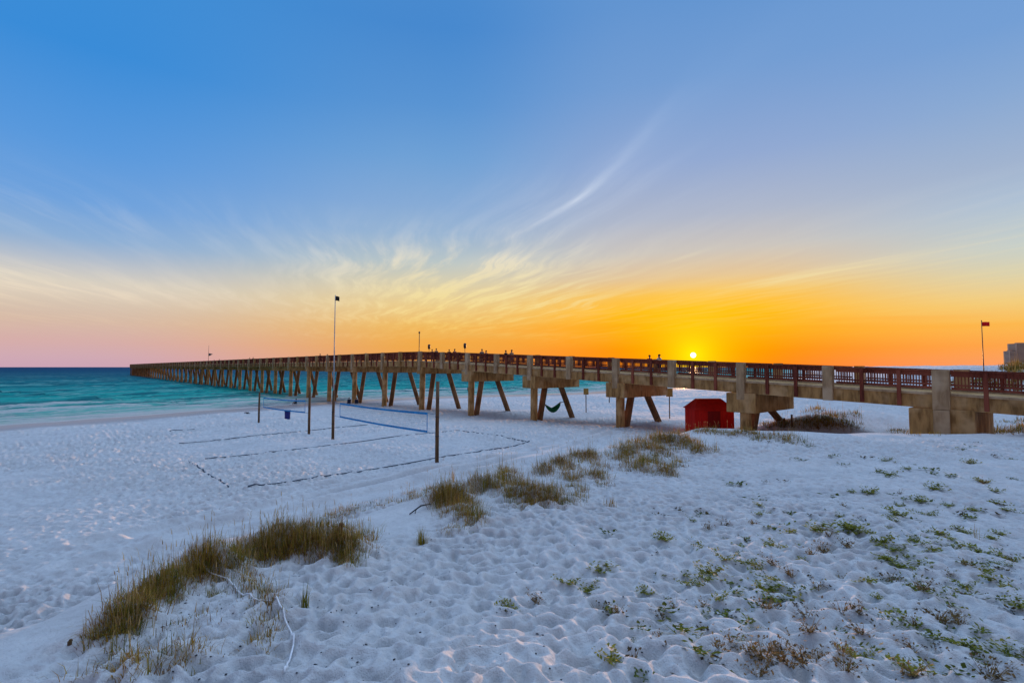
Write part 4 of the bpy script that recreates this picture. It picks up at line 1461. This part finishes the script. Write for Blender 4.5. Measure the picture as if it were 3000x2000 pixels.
tag(mb.build('driftwood_stick', M['debris'], None, True), 'thin dark stick lying left of the thick ridge grass', 'driftwood')


# ------------------------------------------------------------------ dune grass
def blades(name, base, h, az_, lean, wd, rnd, mat):
    n = len(h)
    side = np.stack([np.cos(az_ + math.pi / 2), np.sin(az_ + math.pi / 2), np.zeros(n)], -1)
    out = np.stack([np.cos(az_), np.sin(az_), np.zeros(n)], -1)
    up = np.array([0, 0, 1.0])
    # three levels along a bending blade
    p0 = base
    p1 = base + out * (h * np.sin(lean * .45) * .5)[:, None] + up * (h * np.cos(lean * .45) * .5)[:, None]
    p2 = p1 + out * (h * np.sin(lean * 1.25) * .5)[:, None] + up * (h * np.cos(lean * 1.25) * .5)[:, None]
    s = side * wd[:, None]
    V = np.stack([p0 - s, p0 + s, p1 - s * .75, p1 + s * .75, p2], 1).reshape(-1, 3)
    i = np.arange(n)[:, None] * 5
    q = i + np.array([[0, 1, 3, 2]])
    t_ = i + np.array([[2, 3, 4]])
    return mesh_np(name, V, [q, t_], mat, False, {'rnd': np.repeat(rnd, 5)})


def grass_patch(cl, label):
    B, H, A, L_, Wd, Rn = [], [], [], [], [], []
    for (px, py, rx, ry, nb, hh, hm) in cl:
        # tussocks inside the cluster
        nt_ = max(3, nb // 34)
        rad = np.sqrt(rng.uniform(0, 1, nt_))
        th = rng.uniform(0, 6.283, nt_)
        P_, ok = hit(px + rx * rad * np.cos(th), py + ry * rad * np.sin(th))
        k = ok & np.isfinite(P_).all(1)
        P_ = P_[k]
        if not len(P_):
            continue
        dist = np.hypot(P_[:, 0], P_[:, 1])
        which = rng.integers(0, len(P_), nb)
        c = P_[which]
        spr = np.minimum(.05 + .004 * dist[which], .3)
        xy = c[:, :2] + rng.normal(0, 1, (nb, 2)) * spr[:, None]
        z = height(xy[:, 0], xy[:, 1])
        base = np.stack([xy[:, 0], xy[:, 1], z - .02], -1)
        tone = rng.uniform(.0, .85, len(P_))[which]
        kind = rng.uniform(0, 1, nb)
        h = hh * rng.uniform(.4, 1.15, nb) * rng.uniform(.55, 1.3, len(P_))[which]
        lean = np.abs(rng.normal(.62, .42, nb))
        thatch = kind < .5                                 # old blades lying low
        h = np.where(thatch, h * .75, h)
        lean = np.where(thatch, rng.uniform(.9, 1.5, nb), lean)
        stem = kind > .985                                  # tall seed stems
        h = np.where(stem, hh * rng.uniform(1.4, 2.1, nb), h)
        lean = np.where(stem, np.abs(rng.normal(.08, .08, nb)), lean)
        rn = np.clip(tone + rng.normal(0, .12, nb) + np.where(thatch, .0, -.05), 0, .86)
        rn = np.where(thatch, np.where(rng.uniform(0, 1, nb) < .7, rng.uniform(.68, .84, nb), rn), rn)
        rn = np.where(kind > .93, rng.uniform(.85, 1, nb), rn)
        outward = np.arctan2(xy[:, 1] - c[:, 1], xy[:, 0] - c[:, 0])
        a = np.where(rng.uniform(0, 1, nb) < .6, outward + rng.normal(0, .5, nb), rng.uniform(0, 6.283, nb))
        wd = np.maximum(.0034, .00028 * np.hypot(xy[:, 0], xy[:, 1])) * rng.uniform(.7, 1.3, nb)
        wd = np.where(stem, wd * .7, wd)
        tip = base[stem] + np.stack([np.cos(a[stem]) * h[stem] * np.sin(lean[stem] * .8), np.sin(a[stem]) * h[stem] * np.sin(lean[stem] * .8), h[stem] * np.cos(lean[stem] * .8) * .8], -1)
        nst = int(stem.sum())                               # seed heads
        if nst:
            B.append(tip), H.append(rng.uniform(.07, .13, nst)), A.append(a[stem]), L_.append(np.minimum(lean[stem] + .35, 1.2)), Wd.append(np.maximum(.0045, wd[stem] * 1.35)), Rn.append(rng.uniform(.86, 1, nst))
        B.append(base), H.append(h), A.append(a), L_.append(np.minimum(lean, 1.5)), Wd.append(wd), Rn.append(rn)
    me = blades('dune_grass', np.concatenate(B), np.concatenate(H), np.concatenate(A), np.concatenate(L_), np.concatenate(Wd), np.concatenate(Rn), M['dune_grass'])
    return tag(link('dune_grass', me), label, 'grass', None, 'stuff')


for lb, cl_ in PATCHES:
    cl2 = []
    hs_ = .80 if 'nearest ridge' in lb else 1.0
    thick = 1.9 if 'sparse line' in lb else 1.35 if 'ridge' in lb or 'tufts' in lb else .95
    for (px, py, rx, ry, nb, hh, hm) in cl_:
        cl2.append((px, py, rx, ry, int(nb * thick), hh * hs_, hm))
    grass_patch(cl2, lb)


# single tussocks that stand apart
def tussock(px, py, n, hh, tone, label, spr=.05):
    p = at(px, py)
    xy = rng.normal(0, spr, (n, 2))
    z = height(xy[:, 0] + p[0], xy[:, 1] + p[1]) - p[2]
    base = np.stack([xy[:, 0], xy[:, 1], z - .02], -1)
    h = hh * rng.uniform(.5, 1.1, n)
    me = blades('grass_tussock', base, h, rng.uniform(0, 6.283, n), np.abs(rng.normal(.3, .25, n)), np.full(n, max(.004, .0003 * p[1])), np.clip(rng.normal(tone, .14, n), 0, 1), M['dune_grass'])
    tag(link('grass_tussock', me, None, tuple(p)), label, 'grass tuft', 'single grass tufts')


tussock(1236, 1592, 90, .34, .3, 'upright grass tuft alone on smooth sand, below the driftwood stick', .035)
tussock(893, 1786, 34, .34, .15, 'thin green grass tuft alone right of the white rope', .025)
tussock(1790, 1482, 50, .22, .6, 'dry purple brown tuft alone right of the ridge on trodden sand', .06)
tussock(1326, 1415, 14, .75, .5, 'very tall thin grass stems standing above the middle of the ridge', .05)
tussock(605, 1650, 26, .42, .5, 'spiky stems rising where the white rope starts', .05)
tussock(2862, 1580, 8, .34, .6, 'single bare stem standing on the sand at the right', .02)
tussock(620, 1740, 40, .14, .2, 'small dark green tuft on the shaded slope left of the rope bend', .05)


# ------------------------------------------------------------------ small plants on the dune
def leaf_cloud(name, n, rad, hmax, leaf, mat, tone, stems=8, upright=.5):
    V, F3, F4, rn = [], [], [], []
    out = []
    for k in range(stems):
        a = rng.uniform(0, 6.283)
        r0 = rad * rng.uniform(0, .1)
        b0 = np.array([r0 * math.cos(a), r0 * math.sin(a), -.02])
        a2 = a + rng.normal(0, .9)
        tip = b0 + np.array([math.cos(a2) * rad * rng.uniform(.3, .9), math.sin(a2) * rad * rng.uniform(.3, .9), hmax * rng.uniform(.35, 1)])
        out.append((b0, tip))
        w_ = .0035
        s = np.array([-math.sin(a2), math.cos(a2), 0]) * w_
        i = len(V)
        V += [b0 - s, b0 + s, tip]
        F3.append((i, i + 1, i + 2))
        rn += [tone + .25] * 3
    for k in range(n):
        b0, tip = out[rng.integers(0, stems)]
        f = rng.uniform(.1, 1.05)
        p = b0 + (tip - b0) * f + rng.normal(0, .014, 3)
        p[2] = max(p[2], .006)
        a = rng.uniform(0, 6.283)
        tilt = rng.uniform(-.2, 1.2) * upright
        d = np.array([math.cos(a) * math.cos(tilt), math.sin(a) * math.cos(tilt), math.sin(tilt)])
        sd_ = np.array([-math.sin(a), math.cos(a), rng.normal(0, .3)])
        l = leaf * rng.uniform(.6, 1.25)
        i = len(V)
        V += [p, p + d * l * .5 + sd_ * l * .26, p + d * l, p + d * l * .5 - sd_ * l * .26]
        F4.append((i, i + 1, i + 2, i + 3))
        rn += [float(np.clip(tone + rng.normal(0, .2), 0, 1))] * 4
    return mesh_np(name, np.array(V), [np.array(F3), np.array(F4)], mat, False, {'rnd': np.array(rn)})


protos = {'g': [leaf_cloud('leafy_plant', 150, .20, .09, .036, M['leaf_green'], .35, 12), leaf_cloud('leafy_plant', 110, .17, .07, .034, M['leaf_green'], .5, 9), leaf_cloud('leafy_plant', 200, .24, .11, .038, M['leaf_green'], .42, 14)],
          'd': [leaf_cloud('dry_plant', 70, .17, .15, .028, M['leaf_dry'], .35, 24, .9), leaf_cloud('dry_plant', 50, .14, .11, .026, M['leaf_dry'], .5, 18, .9), leaf_cloud('dry_plant', 90, .22, .17, .03, M['leaf_dry'], .4, 30, .9)],
          's': [leaf_cloud('sprig', 20, .10, .05, .028, M['leaf_green'], .02, 6), leaf_cloud('sprig', 16, .09, .06, .026, M['leaf_dry'], .02, 7), leaf_cloud('sprig', 26, .12, .04, .028, M['leaf_green'], .1, 7)]}
KN = {'g': ('leafy_plant', 'low green leafy plant creeping on the trodden dune sand', 'low green plants on the foreground dune'),
      'd': ('dry_plant', 'dry brown twiggy plant low on the trodden dune sand', 'dry brown plants on the foreground dune'),
      's': ('sprig', 'tiny dark sprig poking out of the dune sand', 'tiny sprigs on the foreground dune')}


def plant(px, py, sc, kind, label=None):
    p, ok = hit([px], [py])
    if not ok[0]:
        return
    p = p[0]
    z = float(height(np.array([p[0]]), np.array([p[1]]))[0])
    nm, lb, gp = KN[kind]
    o = link(nm, protos[kind][int(rng.integers(0, 3))], None, (p[0], p[1], z))
    o.rotation_euler = (0, 0, rng.uniform(0, 6.283))
    st_ = rng.uniform(1.0, 1.5)
    o.scale = (sc * st_, sc / st_ ** .6, sc * rng.uniform(.8, 1.2))
    tag(o, label or lb, 'plant', gp)


# plants read off the photograph: x, y, size, kind
zx = lambda x, y: (2000 + x * .4783, 1250 + y * .4783)
named = [((1265, 300), 1.7, 'g', 'bright green low plant highest up the dune, alone below the abutment'),
         ((1335, 560), 1.6, 'g', 'wide green plant in the upper middle of the plant field'),
         ((1570, 655), 1.7, 'g', 'wide green plant right of the middle of the plant field'),
         ((1465, 465), 1.5, 'g', 'green plant with a shadowed left side in the upper right of the dune'),
         ((820, 660), 1.6, 'g', 'large green plant left of centre with brown stems at its right'),
         ((140, 920), 1.3, 'g', 'bright green cushion plant at the left part of the plant field'),
         ((1830, 850), 1.2, 'g', 'bright green plant with a dry left half near the right edge'),
         ((300, 1190), 1.1, 'g', 'compact green cushion plant at the lower left of the field'),
         ((1280, 1140), 1.1, 'g', 'green plant with reddish tips in the lower middle of the field'),
         ((1600, 1190), 1.3, 'd', 'largest dry brown bush in the lower right of the field'),
         ((860, 770), 1.4, 'd', 'round brown plant in the centre of the field, below a large green one'),
         ((2070, 1140), 1.1, 'g', 'bright green plant cut by the right edge of the picture')]
for (q, sc, kd, lb) in named:
    plant(*zx(*q), sc, kd, lb)
pts_g = [(650, 670, 1), (1040, 645, 1.5), (1120, 655, 1.1), (965, 540, 1.2), (1130, 405, 1.3), (1040, 405, .8), (490, 545, .9), (340, 720, 1), (265, 850, .8), (400, 870, 1), (450, 900, .9), (1200, 730, 1.2), (1290, 765, 1.2),
         (1340, 860, 1.4), (1400, 855, 1), (1620, 730, 1.2), (1525, 765, 1.1), (1840, 770, 1.1), (2010, 815, 1), (1130, 985, 1), (560, 1060, 1.2), (510, 1000, 1), (1240, 1150, 1), (1900, 960, 1.2), (1960, 1000, 1), (1730, 985, .9), (1590, 1040, .9),
         (60, 1000, .9), (430, 1190, .8), (2000, 1400, .9), (1440, 1530, .9), (1660, 1340, .8), (1930, 475, 1.4), (1780, 510, 1.1), (1540, 390, 1.3), (1910, 400, 1.2), (1850, 340, 1.3), (1330, 485, 1), (1500, 545, 1.1), (2000, 520, 1), (1630, 490, 1), (1240, 215, 1.3), (1690, 145, 1.5), (1760, 225, 1.4), (1380, 265, 1.1), (1730, 650, 1)]
pts_d = [(260, 600, 1.1), (430, 610, 1), (150, 630, 1), (980, 490, 1), (790, 810, 1), (1020, 755, 1.1), (900, 690, 1), (560, 870, .9), (670, 930, .9), (830, 985, 1.1), (980, 900, 1.1), (590, 1020, 1), (130, 1120, .9), (510, 1140, 1), (760, 1180, .9), (980, 1150, 1.2), (1080, 1160, .9),
         (1460, 1040, 1), (1560, 1190, 1.1), (1680, 1190, 1.2), (1700, 1240, 1), (1420, 1220, 1), (470, 1340, .8), (230, 1390, 1), (290, 1350, .9), (410, 1440, 1.1), (500, 1470, 1.1), (580, 1410, 1), (640, 1480, 1), (740, 1470, 1), (830, 1420, .9), (980, 1440, 1.2), (1010, 1500, 1), (1000, 1540, .9), (460, 1540, 1), (1420, 1540, 1), (1880, 1540, 1),
         (1780, 850, 1), (1740, 880, .9), (1760, 1040, .9), (1640, 920, .9), (1260, 940, 1.2), (1310, 950, .9), (2000, 820, .8), (1860, 1440, .9), (1100, 1300, 1), (1010, 1340, .9), (780, 1310, 1), (640, 1260, 1), (1420, 1380, .8), (1770, 220, 1), (1850, 350, 1), (1330, 405, .8)]
for (x, y, s_) in pts_g:
    plant(*zx(x, y), s_ * 1.2, 'g')
for (x, y, s_) in pts_d:
    plant(*zx(x, y), s_ * 1.2, 'd')
for (x, y, s_, kd) in ((1756, 1678, 1.2, 'g'), (1660, 1722, 1.1, 'g'), (1720, 1735, .9, 'g'), (1490, 1788, 1.0, 'g'), (1575, 1768, .9, 'd'), (1580, 1735, .8, 's'), (1950, 1595, 1.3, 'g'), (1925, 1625, 1, 's'), (1810, 1810, 1, 'd'), (1755, 1785, 1, 'd'), (1930, 1875, .8, 'd'), (1860, 1770, 1, 'g'), (1980, 1790, .9, 'd'), (1940, 1810, .8, 'd'),
                       (1850, 1890, .7, 's'), (1480, 1800, 1, 's'), (1750, 1720, 1, 's')):
    plant(x, y, s_, kd)
for _ in range(34):
    x_, y_ = rng.uniform(1700, 2990), rng.uniform(1430, 1960)
    if x_ > 2250 - (y_ - 1300) * 1.0:
        plant(x_, y_, rng.uniform(.8, 1.35), 'g')
# further sprigs, thicker towards the right, kept to the dune top
ns = 0
while ns < 150:
    x, y = rng.uniform(1750, 3000), 1290 + 700 * rng.uniform(0, 1) ** .9
    lim = 2150 - (y - 1300) * .75
    if x < lim + rng.normal(0, 90):
        continue
    plant(x, y, rng.uniform(1.2, 2.2) * (1 + max(0, 1620 - y) / 260), 's')
    ns += 1

# shell bits and dead leaf scraps
N_ = 420
px = np.concatenate([rng.uniform(1000, 3000, 300), rng.uniform(300, 1100, 120)])
py = np.concatenate([rng.uniform(1560, 1995, 300), rng.uniform(1680, 1995, 120)])
P_, ok = hit(px, py)
P_ = P_[ok]
zz = height(P_[:, 0], P_[:, 1])
V, F3 = [], []
oc = np.array([(1, 0, 0), (-1, 0, 0), (0, 1, 0), (0, -1, 0), (0, 0, 1), (0, 0, -1)], float)
of = [(0, 2, 4), (2, 1, 4), (1, 3, 4), (3, 0, 4), (2, 0, 5), (1, 2, 5), (3, 1, 5), (0, 3, 5)]
for (x, y, _), z in zip(P_, zz):
    i = len(V)
    s_ = rng.uniform(.004, .013)
    th = rng.uniform(0, 6.28)
    rot = np.array([[math.cos(th), -math.sin(th), 0], [math.sin(th), math.cos(th), 0], [0, 0, 1]])
    V += list((oc * rng.uniform(.6, 1.4, (6, 1)) * np.array([s_ * 1.6, s_, s_ * .6])) @ rot.T + np.array([x, y, z + s_ * .3]))
    F3 += [tuple(i + k for k in f) for f in of]
tag(link('beach_litter', mesh_np('beach_litter', np.array(V), [np.array(F3)], M['debris'])), 'scattered dark scraps of shell and dead leaf on the dune sand', 'litter', None, 'stuff')
